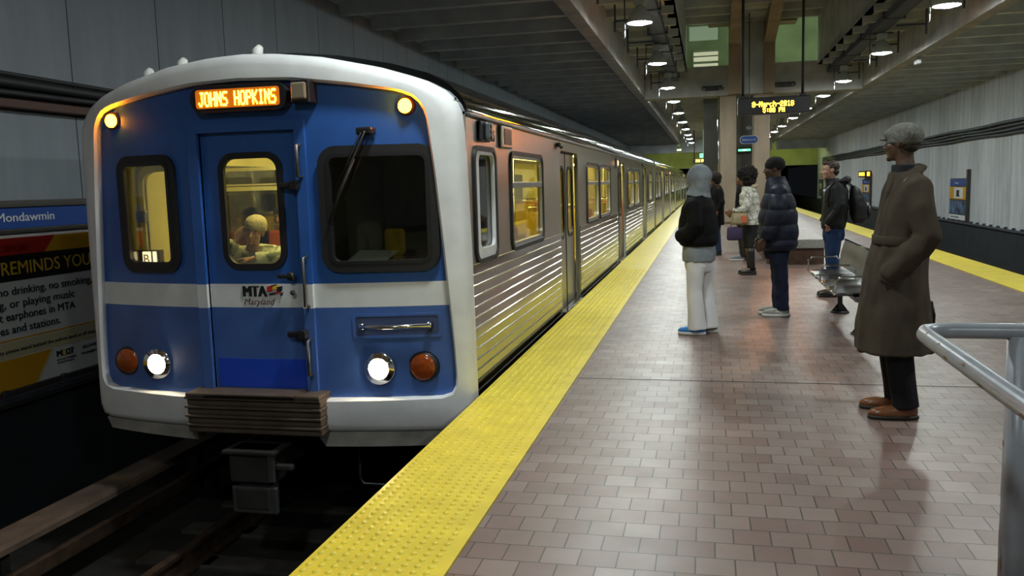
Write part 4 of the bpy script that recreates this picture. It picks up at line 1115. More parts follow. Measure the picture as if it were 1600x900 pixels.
# ------------------------------------------------------------------ people
def disp(t, amp, sc, st=(1, 1, 1), seed=0.0, puff=None, zlim=None):
    t.normal_update()
    for v in t.verts:
        p = V((v.co.x*sc*st[0]+seed, v.co.y*sc*st[1]+seed*.7, v.co.z*sc*st[2]-seed))
        d = noise.noise(p)*amp + noise.noise(p*2.3)*amp*.45
        if puff:
            pitch, pa = puff; s = abs(math.sin(PI*(v.co.z+.012*noise.noise(p*.6))/pitch)); d += pa*(s**.6-.75)
        if zlim and v.co.z > zlim: d *= .3
        v.co += v.normal*d
    return t
def xf(b, M):
    bm = b.bm if isinstance(b, B) else b
    bm.transform(M); return bm
def head_shapes(b, M, s=1.0):
    h = B()
    h.ball((0, -.008, .035), (.074, .094, .082), 20, 14); h.ball((0, .024, -.025), (.060, .066, .085), 20, 14)
    h.ball((0, .042, -.075), (.042, .042, .034)); h.ball((0, .076, -.097), (.021, .018, .016)); h.ball((0, .074, .024), (.046, .018, .012))
    h.tube([(0, .080, .020), (0, .100, -.010), (0, .108, -.028), (0, .090, -.036)], [.008, .010, .013, .011], 10)
    for s_ in (-1, 1):
        h.ball((s_*.012, .096, -.031), (.010, .010, .008)); h.ball((s_*.036, .056, -.022), (.026, .028, .026))
        h.ball((s_*.075, -.010, .000), (.009, .020, .032)); h.ball((s_*.030, .076, .006), (.014, .010, .009))
    h.ball((0, .086, -.056), (.021, .010, .006)); h.ball((0, .085, -.067), (.018, .010, .007))
    h.tube([(0, -.012, -.03), (0, -.022, -.10), (0, -.03, -.17)], [.055, .052, .062], 16)
    h.bm.transform(M @ Matrix.Scale(s, 4)); b.merge(h.bm)
def eyes(t, M, s=1.0):
    for q in (-1, 1):
        b = B(); b.ball((q*.031, .0765, .008), (.010, .0070, .0060), 12, 8); b.bm.transform(M @ Matrix.Scale(s, 4))
        e = obj('eye', b, MT['eyew'], t, local=True)
        b = B(); b.ball((q*.031, .0818, .008), (.0045, .003, .0045), 10, 6); b.bm.transform(M @ Matrix.Scale(s, 4)); obj('iris', b, MT['iris'], e, local=True)
        b = B(); b.tube([(q*.016, .090, .026), (q*.032, .089, .031), (q*.048, .078, .026)], [.003, .004, .002], 6); b.bm.transform(M @ Matrix.Scale(s, 4)); obj('eyebrow', b, MT['hairdk'], t, local=True)
def hand_shapes(b, wrist, d, side, n, curl=.5, s=1.0):
    """palm and five fingers; d forearm direction, side towards the thumb, n out of the back of the hand"""
    d, n = V(d).normalized(), V(n).normalized(); side = d.cross(n) * (1 if d.cross(n).dot(V(side)) > 0 else -1); side.normalize(); n = (n - d*n.dot(d)).normalized()
    w_ = V(wrist); pl = .088*s
    b.tube([w_-d*.02, w_+d*.02*s, w_+d*.05*s, w_+d*pl], [(.026*s, .026*s)]*1+[.028*s, .033*s, .034*s], 12) if False else None
    for k in range(4):                                     # palm as four metacarpal rays that fuse
        o = side*(.030-.020*k)*s
        b.tube([w_+o*.55, w_+d*.05*s+o*.9, w_+d*pl+o], [.017*s, .015*s, .0115*s], 10)
    for k, L_ in enumerate((.070, .080, .074, .058)):
        o = side*(.030-.0205*k)*s; p = w_+d*(pl-.004*abs(k-1))*s+o if s != 1 else w_+d*(pl-.004*abs(k-1))+o
        a = curl*.5; pts = [p]; rs = [.0098*s]
        for j, f in enumerate((.44, .32, .24)):
            dd = d*math.cos(a)-n*math.sin(a); p = p+dd*L_*f*s; pts.append(p); rs.append((.0090, .0083, .0070)[j]*s); a += curl*(.95 if j == 0 else .7)
        b.tube(pts, rs, 10); b.ball(pts[-1], .0070*s, 8, 6)
    p0 = w_+side*.022*s+d*.018*s; t1 = p0+(d*.7+side*.65-n*.35).normalized()*.042*s; t2 = t1+(d*.9+side*.1-n*.45).normalized()*.034*s
    b.tube([w_+side*.01*s, p0, t1, t2], [.014*s, .0145*s, .0105*s, .0085*s], 10); b.ball(t2, .0085*s, 8, 6)

def base_body(b, J, s=1.0):
    """slim body under the clothes as overlapping limbs"""
    b.rings([(J.get('px', 0), J['hy'], .86*s, .13, .09), (0, J['hy'], .95*s, .14, .095), (0, J['wy'], 1.08*s, .125, .085), (0, J['cy'], 1.28*s, .15, .10), (0, J['cy']-.01, 1.40*s, .14, .085), (0, J['cy']-.01, 1.46*s, .07, .06)], 20)
    for q in ('l', 'r'):
        h, k, a = [V(v) for v in J['leg'+q]]
        b.tube([h, (h+k)/2, k, (k+a)/2+V((0, -.01, 0)), a], [.078, .066, .05, .050, .034], 12)
        b.tube([a+V((0, -.03, -.03)), a+V((0, .05, -.045)), a+V((0, .14, -.055))], [.032, .030, .022], 10)
        sh, e, w_ = [V(v) for v in J['arm'+q]]
        b.tube([V((sh.x*.6, sh.y, sh.z+.01)), sh, (sh+e)/2, e, (e+w_)/2, w_], [.045, .050, .040, .034, .031, .022], 12)
        d = (w_-e).normalized(); hd = J.get('hand'+q) or {}
        hand_shapes(b, w_, hd.get('d', d), hd.get('side', (0, 1, 0)), hd.get('n', (-1 if q == 'l' else 1, 0, 0)), hd.get('curl', .5), hd.get('s', 1.0))

SKIN = {}
def skin(nm, c):
    if nm not in SKIN: SKIN[nm] = mat('skin '+nm, c, .5, var=.12, scale=14)
    return SKIN[nm]
MT['eyew'] = mat('eye white', (.35, .33, .31), .25); MT['iris'] = mat('dark iris', (.02, .012, .008), .2); MT['hairdk'] = mat('dark hair', (.018, .013, .010), .6, var=.5, scale=40, bump=.6, bscale=120)

def start(label, loc, rz, J, Mh, sk, vox, hs=1.0, s=1.0):
    b = B(); base_body(b, J, s); head_shapes(b, Mh, hs)
    t = remesh(b, vox, 2, .4)
    me = bpy.data.meshes.new('person'); t.to_mesh(me); t.free(); me.materials.append(sk)
    o = bpy.data.objects.new('person', me); COL.objects.link(o)
    o.location = loc; o.rotation_euler = (0, 0, rz); o.matrix_basis = Matrix.Translation(loc) @ Matrix.Rotation(rz, 4, 'Z')
    tag(o, label, 'person'); eyes(o, Mh, hs)
    return o
def cloth(name, b, vox, m, parent, amp=.006, sc=7, st=(1, 1, .5), seed=0, puff=None, sm=4, label=None):
    t = remesh(b, vox, sm, .5); disp(t, amp, sc, st, seed, puff)
    o = obj(name, t, m, parent, local=True, smooth=True, label=label); return o
def shoe(parent, x, y, yaw, m, msole, L_=.28, h=.085, name='shoe', sole_h=.022, heel=0.0, w_=.048):
    """foot shell pointing +y, turned by yaw"""
    b = B(); M = Matrix.Translation((x, y, 0)) @ Matrix.Rotation(yaw, 4, 'Z')
    h0 = sole_h+heel*.3
    b.rings([(0, .015, h0, w_*.92, L_*.47), (0, .015, h0+.02, w_, L_*.485), (0, .005, h0+.04, w_*.9, L_*.45), (0, -.035, h0+.06, w_*.78, L_*.30), (0, -.062, h0+h*.8, w_*.72, L_*.20), (0, -.068, h0+h, w_*.66, L_*.17)], 22, 2.3)
    b.ball((0, L_*.30, h0+.022), (w_*.82, L_*.17, .026)); b.bm.transform(M)
    t = remesh(b, .006, 2, .4); o = obj(name, t, m, parent, local=True, smooth=True)
    b = B(); b.rings([(0, .012, 0, w_*.92, L_*.48), (0, .012, sole_h*.6, w_*1.0, L_*.50), (0, .012, h0+.003, w_*.98, L_*.49)], 24, 2.4)
    if heel: b.box((-w_*.8, -L_*.46, 0), (w_*.8, -L_*.22, .02+heel), .006)
    b.bm.transform(M); obj('sole', b, msole, o, local=True)
    return o
def legs(b, J, radii, flare=0.0, top=.95, hy=0.0, hip=(.165, .125), s=1.0, bot=None):
    b.rings([(0, hy, top-.16, hip[0]*.85, hip[1]*.9), (0, hy, top-.1, hip[0], hip[1]), (0, hy, top, hip[0]*.95, hip[1]*.95), (0, hy, top+.06, hip[0]*.85, hip[1]*.85)], 24)
    for q in ('l', 'r'):
        h, k, a = [V(v) for v in J['leg'+q]]
        if bot is not None: a = V((a.x, a.y, bot))
        b.tube([h, h*.5+k*.5, k, k*.5+a*.5, a], [radii[0], radii[1], radii[2], radii[3], radii[4]], 16)

FX = PI/2     # facing the train: local +y points to world -x
def stdJ(s=1.0, st=.11, lean=0.0, **k):
    J = dict(hy=0, wy=0, cy=lean, legl=[(-.09*s, 0, .90*s), (-st*.95, .015, .49*s), (-st, -.02, .085)], legr=[(.09*s, 0, .90*s), (st*.95, .015, .49*s), (st, -.02, .085)],
             arml=[(-.18*s, lean, 1.40*s), (-.25*s, lean-.06, 1.12*s), (-.22*s, lean+.06, .90*s)], armr=[(.18*s, lean, 1.40*s), (.25*s, lean-.06, 1.12*s), (.22*s, lean+.06, .90*s)])
    J.update(k); return J

# --- tall man in the long coat
mcoat = mat('brown-grey wool coat', (.062, .050, .038), .9, spec=.15, var=.16, scale=9, bump=.5, bscale=260)
J = stdJ(1.03, .12, cy=-.03, arml=[(-.19, -.03, 1.46), (-.255, -.10, 1.16), (-.17, .03, .98)], armr=[(.19, -.03, 1.46), (.255, -.10, 1.16), (.17, .03, .98)], handl=dict(d=(.25, .35, -.9)), handr=dict(d=(-.25, .35, -.9)))
J['legl'][2] = (-.12, -.04, .09); J['legr'][2] = (.12, -.04, .09)
Mh = Matrix.Translation((0, -.005, 1.715)) @ Matrix.Rotation(-.62, 4, 'Z') @ Matrix.Rotation(.03, 4, 'X')
tm = start('tall person in flat cap and long brown-grey coat, hands in pockets, beside the metal bench', (1.165, 5.74, 0), FX, J, Mh, skin('deep brown', (.075, .038, .025)), .0062)
b = B()
b.rings([(0, .02, .42, .27, .225), (0, .02, .60, .26, .215), (0, .012, .80, .245, .190), (0, .006, .98, .228, .172), (0, -.010, 1.12, .21, .150), (0, -.026, 1.25, .218, .146), (0, -.04, 1.36, .225, .137), (0, -.045, 1.44, .205, .125), (0, -.035, 1.50, .145, .105), (0, -.02, 1.545, .088, .088)], 36, 2.2)
for q in (-1, 1):
    b.tube([(q*.15, -.04, 1.455), (q*.205, -.045, 1.43), (q*.245, -.065, 1.32), (q*.272, -.10, 1.16), (q*.262, -.06, 1.08), (q*.235, .03, .99), (q*.20, .085, .93), (q*.15, .09, .88)], [.075, .086, .082, .078, .077, .074, .072, .06], 18)
co = cloth('coat', b, .0085, mcoat, tm, .020, 5.5, (1.4, 1.4, .5), 3.1)
b = B(); n = 28
for k in range(2): pass
pts = []
for i in range(n+1):
    a = -2.55+5.1*i/n   # open at the front
    fr = max(0, math.cos((a)))  # back = 1
    x = .098*math.sin(a); y = -.02-.098*math.cos(a); z = 1.575-.13*(1-math.cos(a))/2*1.2
    pts.append((x, y, z))
b.tube(pts, [(.012, .036)]*len(pts), 10)
for q in (-1, 1):  # lapels
    b.tube([(q*.050, .045, 1.51), (q*.070, .072, 1.42), (q*.050, .098, 1.30), (q*.015, .118, 1.20)], [.018, .024, .020, .008], 10)
t = remesh(b, .006, 2); obj('collar', t, mcoat, co, local=True, smooth=True)
b = B(); b.rings([(0, -.010, 1.095, .218, .160), (0, -.010, 1.10, .222, .164), (0, -.010, 1.145, .222, .164), (0, -.010, 1.15, .218, .160)], 36, 2.2); obj('belt', b, mcoat, co, local=True)
b = B(); b.cyl((-.10, -.155, 1.122), (-.10, -.175, 1.122), .014, n=12); b.cyl((.10, -.155, 1.122), (.10, -.175, 1.122), .014, n=12); obj('belt_button', b, MT['black'], co, local=True)
for q in (-1, 1):
    b = B(); b.box((q*.222-.008, .055, .865), (q*.222+.008, .15, .885), .006, Matrix.Rotation(.5, 3, 'X')); obj('pocket_flap', b, mcoat, co, local=True)
b = B(); legs(b, J, [.095, .09, .083, .080, .078], bot=.075); cloth('trousers', b, .008, mat('black trousers', (.010, .010, .013), .85, spec=.2), tm, .006, 8, (1, 1, .4), 1)
lm = mat('brown polished leather', (.17, .065, .025), .25, var=.3, scale=8); bs = mat('dark sole', (.015, .012, .01), .6)
shoe(tm, -.12, .02, .05, lm, bs, .31, .07); shoe(tm, .12, .03, -.05, lm, bs, .31, .07)
# cap
cm = mat('grey tweed cap', (.16, .16, .15), .95, spec=.1, var=.35, scale=60, bump=.4, bscale=200)
b = B(); b.ball((0, -.016, .045), (.092, .112, .082), 22, 14); b.ball((0, .050, .055), (.074, .062, .040)); b.rings([(0, -.014, .0, .083, .103), (0, -.014, .05, .090, .110)], 24)
b.bm.transform(Mh); cp_ = cloth('flat_cap', b, .006, cm, tm, .004, 16, (1, 1, 1), 2, sm=3)
b = B(); b.ball((0, .100, .024), (.058, .036, .010), 18, 8); b.bm.transform(Mh); obj('brim', b, cm, cp_, local=True)
b = B(); b.ball((0, -.052, -.015), (.066, .052, .045), 18, 10); b.bm.transform(Mh); obj('hair', b, MT['hairdk'], tm, local=True)
b = B(); b.tube([(0, -.02, 1.50), (.0, -.02, 1.585)], .075, 18); t = remesh(b, .007, 1); obj('scarf', t, mat('black scarf', (.012, .013, .018), .9), tm, local=True, smooth=True)
# small dark bag hanging on his far side
t = thing('shoulder_bag', 'small dark bag hanging behind the skirt of the long coat', 'bag', (1.40, 6.0, .50))
b = B(); b.box((1.345, 5.86, .50), (1.41, 6.06, .72), .02); obj('bag_body', b, MT['black'], t)
b = B(); b.tube([(1.375, 5.88, .70), (1.365, 5.90, .95), (1.30, 5.93, 1.05)], .007, 6); b.tube([(1.405, 5.9, .70), (1.42, 5.89, .62), (1.415, 5.88, .56)], .008, 6); obj('strap', b, MT['black'], t)

# --- person in grey hood, black jacket, white trousers
J = stdJ(.95, .085, legl=[(-.085, 0, .85), (-.085, .02, .46), (-.085, -.01, .085)], legr=[(.085, -.03, .85), (.08, -.05, .46), (.085, -.09, .085)], arml=[(-.165, 0, 1.31), (-.23, -.03, 1.08), (-.13, .07, 1.01)], armr=[(.165, 0, 1.31), (.23, -.03, 1.08), (.13, .07, 1.01)], handl=dict(d=(.8, .3, -.4), curl=.9), handr=dict(d=(-.8, .3, -.4), curl=.9))
J['cy'] = 0
Mh = Matrix.Translation((0, .015, 1.53)) @ Matrix.Rotation(-.25, 4, 'Z')
hp = start('person in grey hood, short black jacket and white trousers, standing at the yellow strip', (-.09, 8.62, 0), FX-.25, J, Mh, skin('brown', (.20, .10, .06)), .0065, .95, .95)
mj = mat('black quilted jacket', (.006, .006, .007), .8, spec=.15, bump=.2, bscale=30)
b = B(); b.rings([(0, -.005, .885, .205, .165), (0, 0, .93, .225, .19), (0, .0, 1.03, .225, .192), (0, 0, 1.15, .215, .178), (0, 0, 1.27, .205, .150), (0, 0, 1.34, .165, .12), (0, .0, 1.39, .10, .10)], 32, 2.2)
for q in (-1, 1): b.tube([(q*.14, 0, 1.32), (q*.19, -.005, 1.28), (q*.245, -.03, 1.10), (q*.24, .03, 1.02), (q*.17, .15, .985)], [.07, .078, .074, .072, .062], 16)
jk = cloth('jacket', b, .0085, mj, hp, .009, 6, (1, 1, 1), 5, (.2, .005))
b = B(); 
for i in range(1): b.tube([(.09, -.07, 1.44), (.13, -.02, 1.39), (.135, .06, 1.37), (.10, .10, 1.36)], [.018, .022, .022, .015], 10)
t = remesh(b, .005, 1); disp(t, .006, 60); obj('fur_trim', t, mat('pale fur trim', (.55, .50, .50), .9), jk, local=True, smooth=True)
mh = mat('grey hood cotton', (.24, .27, .30), .95, spec=.1, var=.1, scale=10, bump=.3, bscale=90)
b = B(); b.ball((0, -.025, .035), (.105, .125, .118), 24, 16); b.tube([(0, -.03, .01), (0, -.04, -.06), (0, -.03, -.11), (0, -.02, -.16)], [(.115, .100), (.100, .086), (.100, .092), (.115, .125)], 20)
b.bm.transform(Mh); hd = cloth('hood', b, .0075, mh, hp, .016, 11, (1, 1, .6), 9, sm=3)
b = B(); b.rings([(0, -.005, .735, .185, .155), (0, -.005, .80, .19, .158), (0, -.005, .90, .185, .15)], 30, 2.2); cloth('hoodie_hem', b, .008, mh, hp, .008, 9, (1, 1, .6), 4)
mw = mat('white cotton trousers', (.72, .72, .75), .85, spec=.15, var=.06, scale=5, bump=.2, bscale=60)
b = B(); legs(b, J, [.098, .090, .078, .082, .094], top=.79, bot=.055, hip=(.165, .13)); cloth('trousers', b, .008, mw, hp, .010, 8, (1, 1, .45), 6)
ms = mat('bright blue trainer', (.03, .22, .62), .5); mso = mat('white rubber sole', (.65, .65, .65), .5)
for x, y in ((-.085, .035), (.085, -.045)):
    s_ = shoe(hp, x, y, .1, ms if x < 0 else mat('grey trainer', (.25, .27, .25), .6), mso, .28, .07, 'trainer', .03)
    b = B(); b.ball((x-.002, y-.005, .082), (.03, .05, .022)); obj('tongue', b, mso, s_, local=True)
b = B(); b.box((.05, .118, .755), (.09, .15, .785), .008); obj('hem_tag', b, MT['pyellow'], hp, local=True)

# --- man in navy puffer jacket
J = stdJ(1.0, .09, arml=[(-.19, 0, 1.40), (-.27, .03, 1.12), (-.24, .15, .86)], armr=[(.19, 0, 1.40), (.27, .03, 1.12), (.24, .15, .86)])
J['legl'][2] = (-.09, -.06, .085); J['legr'][2] = (.09, -.03, .085); J['legl'][1] = (-.09, -.035, .49); J['legr'][1] = (.09, -.03, .49)
Mh = Matrix.Translation((0, .035, 1.625)) @ Matrix.Rotation(-.12, 4, 'Z')
pm = start('person in black knit hat and bulky navy puffer jacket over navy joggers', (.745, 9.86, 0), FX, J, Mh, skin('deep brown', (.075, .038, .025)), .0065)
mn = mat('navy puffer nylon', (.008, .011, .027), .55, spec=.3, bump=.25, bscale=24)
b = B(); b.rings([(0, -.015, .74, .23, .17), (0, -.015, .80, .262, .205), (0, -.01, .95, .27, .215), (0, -.01, 1.10, .262, .208), (0, -.01, 1.24, .25, .185), (0, -.01, 1.35, .225, .150), (0, 0, 1.43, .16, .125), (0, .012, 1.50, .115, .11), (0, .015, 1.545, .105, .105)], 36, 2.3)
for q in (-1, 1): b.tube([(q*.16, 0, 1.39), (q*.22, 0, 1.36), (q*.285, .02, 1.20), (q*.295, .05, 1.08), (q*.28, .10, .96), (q*.26, .135, .875)], [.085, .098, .096, .092, .085, .070], 18)
cloth('puffer_jacket', b, .0085, mn, pm, .010, 6, (1, 1, 1), 8, (.17, .016), sm=4)
b = B(); legs(b, J, [.105, .098, .082, .076, .070], top=.80, bot=.075, hip=(.18, .14)); cloth('joggers', b, .008, mat('navy jogging fabric', (.012, .016, .040), .85, spec=.2), pm, .012, 9, (1, 1, .9), 12)
b = B(); b.ball((0, -.012, .052), (.088, .108, .085), 22, 14); b.rings([(0, -.008, .012, .084, .106), (0, -.008, .06, .089, .110)], 24); b.bm.transform(Mh); cloth('knit_hat', b, .006, mat('black knit', (.006, .006, .007), .95, bump=.5, bscale=150), pm, .003, 20, (1, 1, 1), 3, sm=3)
mg = mat('grey trainer suede', (.30, .31, .29), .7, var=.15, scale=20)
for x, y in ((-.09, -.005), (.09, .03)):
    s_ = shoe(pm, x, y, .05, mg, mso, .30, .075, 'trainer', .032)
    b = B(); b.tube([(x-.046, y-.06, .035), (x-.047, y+.0, .06), (x-.04, y+.05, .045)], .006, 6); obj('side_stripe', b, mso, s_, local=True)

# --- man with backpack
J = stdJ(1.0, .08, arml=[(-.185, -.02, 1.40), (-.25, -.04, 1.12), (-.19, .06, .97)], armr=[(.185, -.02, 1.40), (.25, -.04, 1.12), (.19, .06, .97)], handl=dict(d=(.2, .2, -1)), handr=dict(d=(-.2, .2, -1)))
Mh = Matrix.Translation((0, .055, 1.60)) @ Matrix.Rotation(.10, 4, 'Z')
bp = start('person with short brown hair, black jacket and blue jeans, wearing a backpack behind the bench', (1.56, 11.5, 0), FX, J, Mh, skin('light', (.46, .26, .19)), .007)
mb_ = mat('black soft jacket', (.010, .011, .013), .6, spec=.25, bump=.2, bscale=40)
b = B(); b.rings([(0, 0, .87, .20, .14), (0, 0, .93, .21, .155), (0, -.01, 1.08, .21, .155), (0, -.02, 1.22, .215, .155), (0, -.03, 1.33, .21, .14), (0, -.02, 1.41, .16, .115), (0, .01, 1.46, .10, .095), (0, .03, 1.505, .085, .085)], 32, 2.2)
for q in (-1, 1): b.tube([(q*.15, -.02, 1.39), (q*.205, -.02, 1.36), (q*.262, -.035, 1.17), (q*.262, -.01, 1.09), (q*.225, .07, .985), (q*.205, .10, .94)], [.075, .082, .073, .07, .062, .056], 16)
b.tube([(-.11, -.06, 1.44), (-.07, -.13, 1.47), (0, -.155, 1.48), (.07, -.13, 1.47), (.11, -.06, 1.44)], [.04, .05, .055, .05, .04], 12)
cloth('jacket', b, .0085, mb_, bp, .010, 7, (1, 1, 1), 15)
b = B(); legs(b, J, [.100, .092, .075, .070, .066], top=.88, bot=.07, hip=(.175, .135)); cloth('jeans', b, .008, mat('blue denim', (.018, .042, .115), .85, spec=.2, var=.25, scale=7, bump=.2, bscale=150), bp, .009, 9, (1, 1, .8), 17)
for x in (-.08, .08): shoe(bp, x, .03, .05, mat('black shoe leather', (.012, .012, .012), .4), bs, .29, .07)
b = B(); b.ball((0, -.022, .050), (.081, .094, .078), 22, 14); b.ball((0, -.06, -.01), (.072, .052, .06)); b.ball((0, .045, .095), (.055, .05, .03)); b.bm.transform(Mh); t = remesh(b, .006, 2); disp(t, .006, 40); obj('hair', t, mat('dark brown hair', (.035, .020, .013), .6, var=.4, scale=40), bp, local=True, smooth=True)
b = B(); b.tube([(-.12, .125, 1.33), (-.10, .135, 1.36)], .012, 8); obj('badge', b, MT['white'], bp, local=True)
t = thing('backpack', 'black backpack worn by the person in blue jeans', 'backpack', (1.56, 11.5, 0), FX)
b = B(); b.rings([(0, -.285, .93, .12, .07), (0, -.30, .99, .15, .105), (0, -.295, 1.12, .155, .11), (0, -.265, 1.25, .145, .085), (0, -.235, 1.36, .12, .055), (0, -.215, 1.41, .07, .025)], 26, 2.6)
k_ = remesh(b, .009, 3); disp(k_, .010, 7, (1, 1, 1), 3); obj('bag_body', k_, MT['dark'], t, local=True, smooth=True)
b = B(); b.rings([(0, -.395, .99, .10, .03), (0, -.41, 1.05, .12, .035), (0, -.395, 1.15, .11, .03)], 22, 2.6); obj('front_pocket', b, MT['black'], t, local=True)
for q in (-1, 1):
    b = B(); b.tube([(q*.09, -.20, 1.40), (q*.125, -.12, 1.475), (q*.14, .02, 1.46), (q*.15, .12, 1.36), (q*.165, .135, 1.2)], [(.022, .006)]*5, 8); obj('shoulder_strap', b, MT['black'], t, local=True)

# --- woman with curly hair and patterned white jacket
J = stdJ(.97, .07, arml=[(-.165, .03, 1.32), (-.23, .07, 1.08), (-.16, .28, 1.02)], armr=[(.165, .03, 1.32), (.23, .05, 1.06), (.16, .24, .98)], handl=dict(curl=1.1), handr=dict(curl=1.1))
J['cy'] = .02
J['legl'] = [(-.085, 0, .86), (-.075, .0, .47), (-.07, -.03, .12)]; J['legr'] = [(.085, 0, .86), (.075, .03, .47), (.07, .0, .12)]
Mh = Matrix.Translation((0, .065, 1.555)) @ Matrix.Rotation(.05, 4, 'Z')
wo = start('person with big curly black hair, white black-lined jacket, black skirt and boots', (.655, 14.15, 0), FX, J, Mh, skin('brown', (.20, .10, .06)), .0075, .95, .96)
def lined():
    m, nt, b_ = newmat('white jacket with dark brush lines'); setp(b_, (.6, .6, .56), .7)
    N, L = nt.nodes, nt.links
    tc = N.new('ShaderNodeTexCoord'); mp = N.new('ShaderNodeMapping'); mp.inputs['Scale'].default_value = (5, 7, 13); mp.inputs['Rotation'].default_value = (.5, .2, 0)
    L.new(tc.outputs['Object'], mp.inputs[0]); v = N.new('ShaderNodeTexVoronoi'); v.feature = 'DISTANCE_TO_EDGE'; v.inputs['Scale'].default_value = 1.0; L.new(mp.outputs[0], v.inputs['Vector'])
    r = N.new('ShaderNodeValToRGB'); r.color_ramp.elements[0].position = .008; r.color_ramp.elements[1].position = .05
    r.color_ramp.elements[0].color = (.14, .14, .13, 1); r.color_ramp.elements[1].color = (.68, .68, .62, 1); L.new(v.outputs['Distance'], r.inputs[0]); L.new(r.outputs[0], b_.inputs['Base Color'])
    return m
b = B(); b.rings([(0, 0, .80, .185, .135), (0, 0, .88, .195, .15), (0, 0, 1.0, .18, .145), (0, .01, 1.15, .19, .155), (0, .02, 1.27, .195, .145), (0, .02, 1.35, .15, .115), (0, .03, 1.41, .09, .09)], 30, 2.2)
for q, e in ((-1, 0), (1, -.03)): b.tube([(q*.13, .02, 1.32), (q*.18, .03, 1.29), (q*.235, .06, 1.11), (q*.22, .12, 1.05+e), (q*.17, .26, 1.02+e)], [.068, .074, .068, .062, .050], 16)
jk = cloth('jacket', b, .009, lined(), wo, .010, 7, (1, 1, 1), 21, (.11, .010))
b = B(); b.tube([(-.09, -.03, 1.40), (-.04, -.085, 1.42), (.04, -.085, 1.42), (.09, -.03, 1.40), (.09, .06, 1.37)], [.03, .04, .04, .03, .02], 10); t = remesh(b, .007, 1); disp(t, .010, 40); obj('fur_collar', t, mat('cream fur', (.55, .48, .33), .95), jk, local=True, smooth=True)
blk = mat('black skirt fabric', (.008, .008, .009), .8)
b = B(); b.rings([(0, 0, .44, .135, .115), (0, 0, .60, .145, .125), (0, 0, .82, .165, .135), (0, 0, .88, .15, .12)], 24, 2.1); cloth('skirt', b, .009, blk, wo, .005, 6, (1, 1, .5), 2)
for q, yy in ((-1, -.03), (1, .0)):
    s_ = shoe(wo, q*.07, yy+.045, .0, mat('black boot leather', (.010, .009, .009), .3), bs, .25, .09, 'boot', .015, .045, .04)
    b = B(); b.tube([(q*.07, yy-.01, .08), (q*.07, yy, .20), (q*.073, yy*.5+.0, .36), (q*.075, yy*.3, .44)], [.045, .048, .060, .062], 16); obj('boot_shaft', b, MT['black'], s_, local=True, smooth=True)
mc = mat('black curly hair', (.010, .007, .006), .8, var=.5, scale=50, bump=1, bscale=90)
b = B(); b.ball((0, -.03, .045), (.145, .15, .135), 20, 14); b.ball((0, -.05, -.06), (.13, .11, .09)); b.ball((0, .06, .09), (.09, .06, .05)); b.bm.transform(Mh); t = remesh(b, .009, 1); disp(t, .030, 26, (1, 1, 1), 5); disp(t, .014, 60, (1, 1, 1), 9); obj('hair', t, mc, wo, local=True, smooth=True)
t = thing('handbag', 'tan and orange handbag on the arm of the person with curly hair', 'handbag', (.655, 14.15, 0), FX)
b = B(); b.rings([(-.24, .17, .82, .045, .13), (-.24, .17, .86, .05, .14), (-.24, .17, .98, .03, .12), (-.24, .17, 1.0, .015, .11)], 20, 2.6); obj('bag_body', b, mat('tan leather', (.30, .25, .15), .6, var=.25, scale=12), t, local=True, smooth=False, )
b = B(); b.box((-.295, .065, .845), (-.20, .14, .96), .01); obj('side_panel', b, mat('orange leather', (.62, .13, .05), .6), t, local=True)
b = B(); b.tube([(-.24, .09, .99), (-.235, .10, 1.08), (-.22, .17, 1.11), (-.21, .24, 1.07), (-.24, .25, .99)], .008, 6); obj('handle', b, MT['dark'], t, local=True)
t = thing('tote_bag', 'dark purple bag hanging below the tan handbag', 'bag', (.655, 14.15, 0), FX)
b = B(); b.rings([(-.22, .24, .57, .05, .11), (-.22, .24, .60, .06, .125), (-.22, .24, .74, .05, .12), (-.22, .24, .78, .02, .11)], 20, 2.8); obj('bag_body', b, mat('dark purple cloth', (.035, .022, .075), .8), t, local=True)
b = B(); b.tube([(-.21, .17, .77), (-.19, .22, .98), (-.20, .31, .77)], .006, 6); obj('handle', b, MT['dark'], t, local=True)

# --- two dark figures farther back
J = stdJ(.95, .07)
Mh = Matrix.Translation((0, .03, 1.53))
fb = start('person in black hat and long black coat, partly hidden behind the grey hood', (.17, 17.9, 0), FX+.3, J, Mh, skin('brown', (.20, .10, .06)), .009, .95, .95)
b = B(); b.rings([(0, 0, .62, .20, .15), (0, 0, .80, .20, .15), (0, 0, 1.05, .195, .145), (0, 0, 1.25, .20, .14), (0, 0, 1.35, .15, .11), (0, 0, 1.41, .085, .085)], 28, 2.2)
for q in (-1, 1): b.tube([(q*.14, 0, 1.33), (q*.19, 0, 1.29), (q*.25, -.03, 1.08), (q*.23, .03, .9)], [.065, .072, .066, .05], 14)
cloth('coat', b, .010, mj, fb, .008, 6, (1, 1, .7), 31)
b = B(); legs(b, J, [.09, .085, .075, .07, .065], top=.80, bot=.07, hip=(.15, .12)); cloth('jeans', b, .010, mat('dark blue jeans', (.015, .03, .08), .85), fb, .006, 8, (1, 1, .6), 7)
for x in (-.07, .07): shoe(fb, x, .03, 0, MT['black'], bs, .27, .07)
b = B(); b.ball((0, -.01, .05), (.115, .125, .11), 20, 12); b.ball((0, -.04, -.03), (.10, .08, .07)); b.bm.transform(Mh); t = remesh(b, .009, 1); disp(t, .02, 30); obj('hair', t, mc, fb, local=True, smooth=True)
b = B(); b.tube([(.10, .06, 1.38), (.15, .02, 1.35), (.16, -.05, 1.33)], .02, 8); obj('orange_scarf', b, mat('orange scarf', (.75, .15, .03), .8), fb, local=True)
fc = start('person in dark clothes and grey trainers, hidden behind the person with curly hair', (.64, 16.7, 0), FX, J, Mh, skin('brown', (.20, .10, .06)), .009, .93, .95)
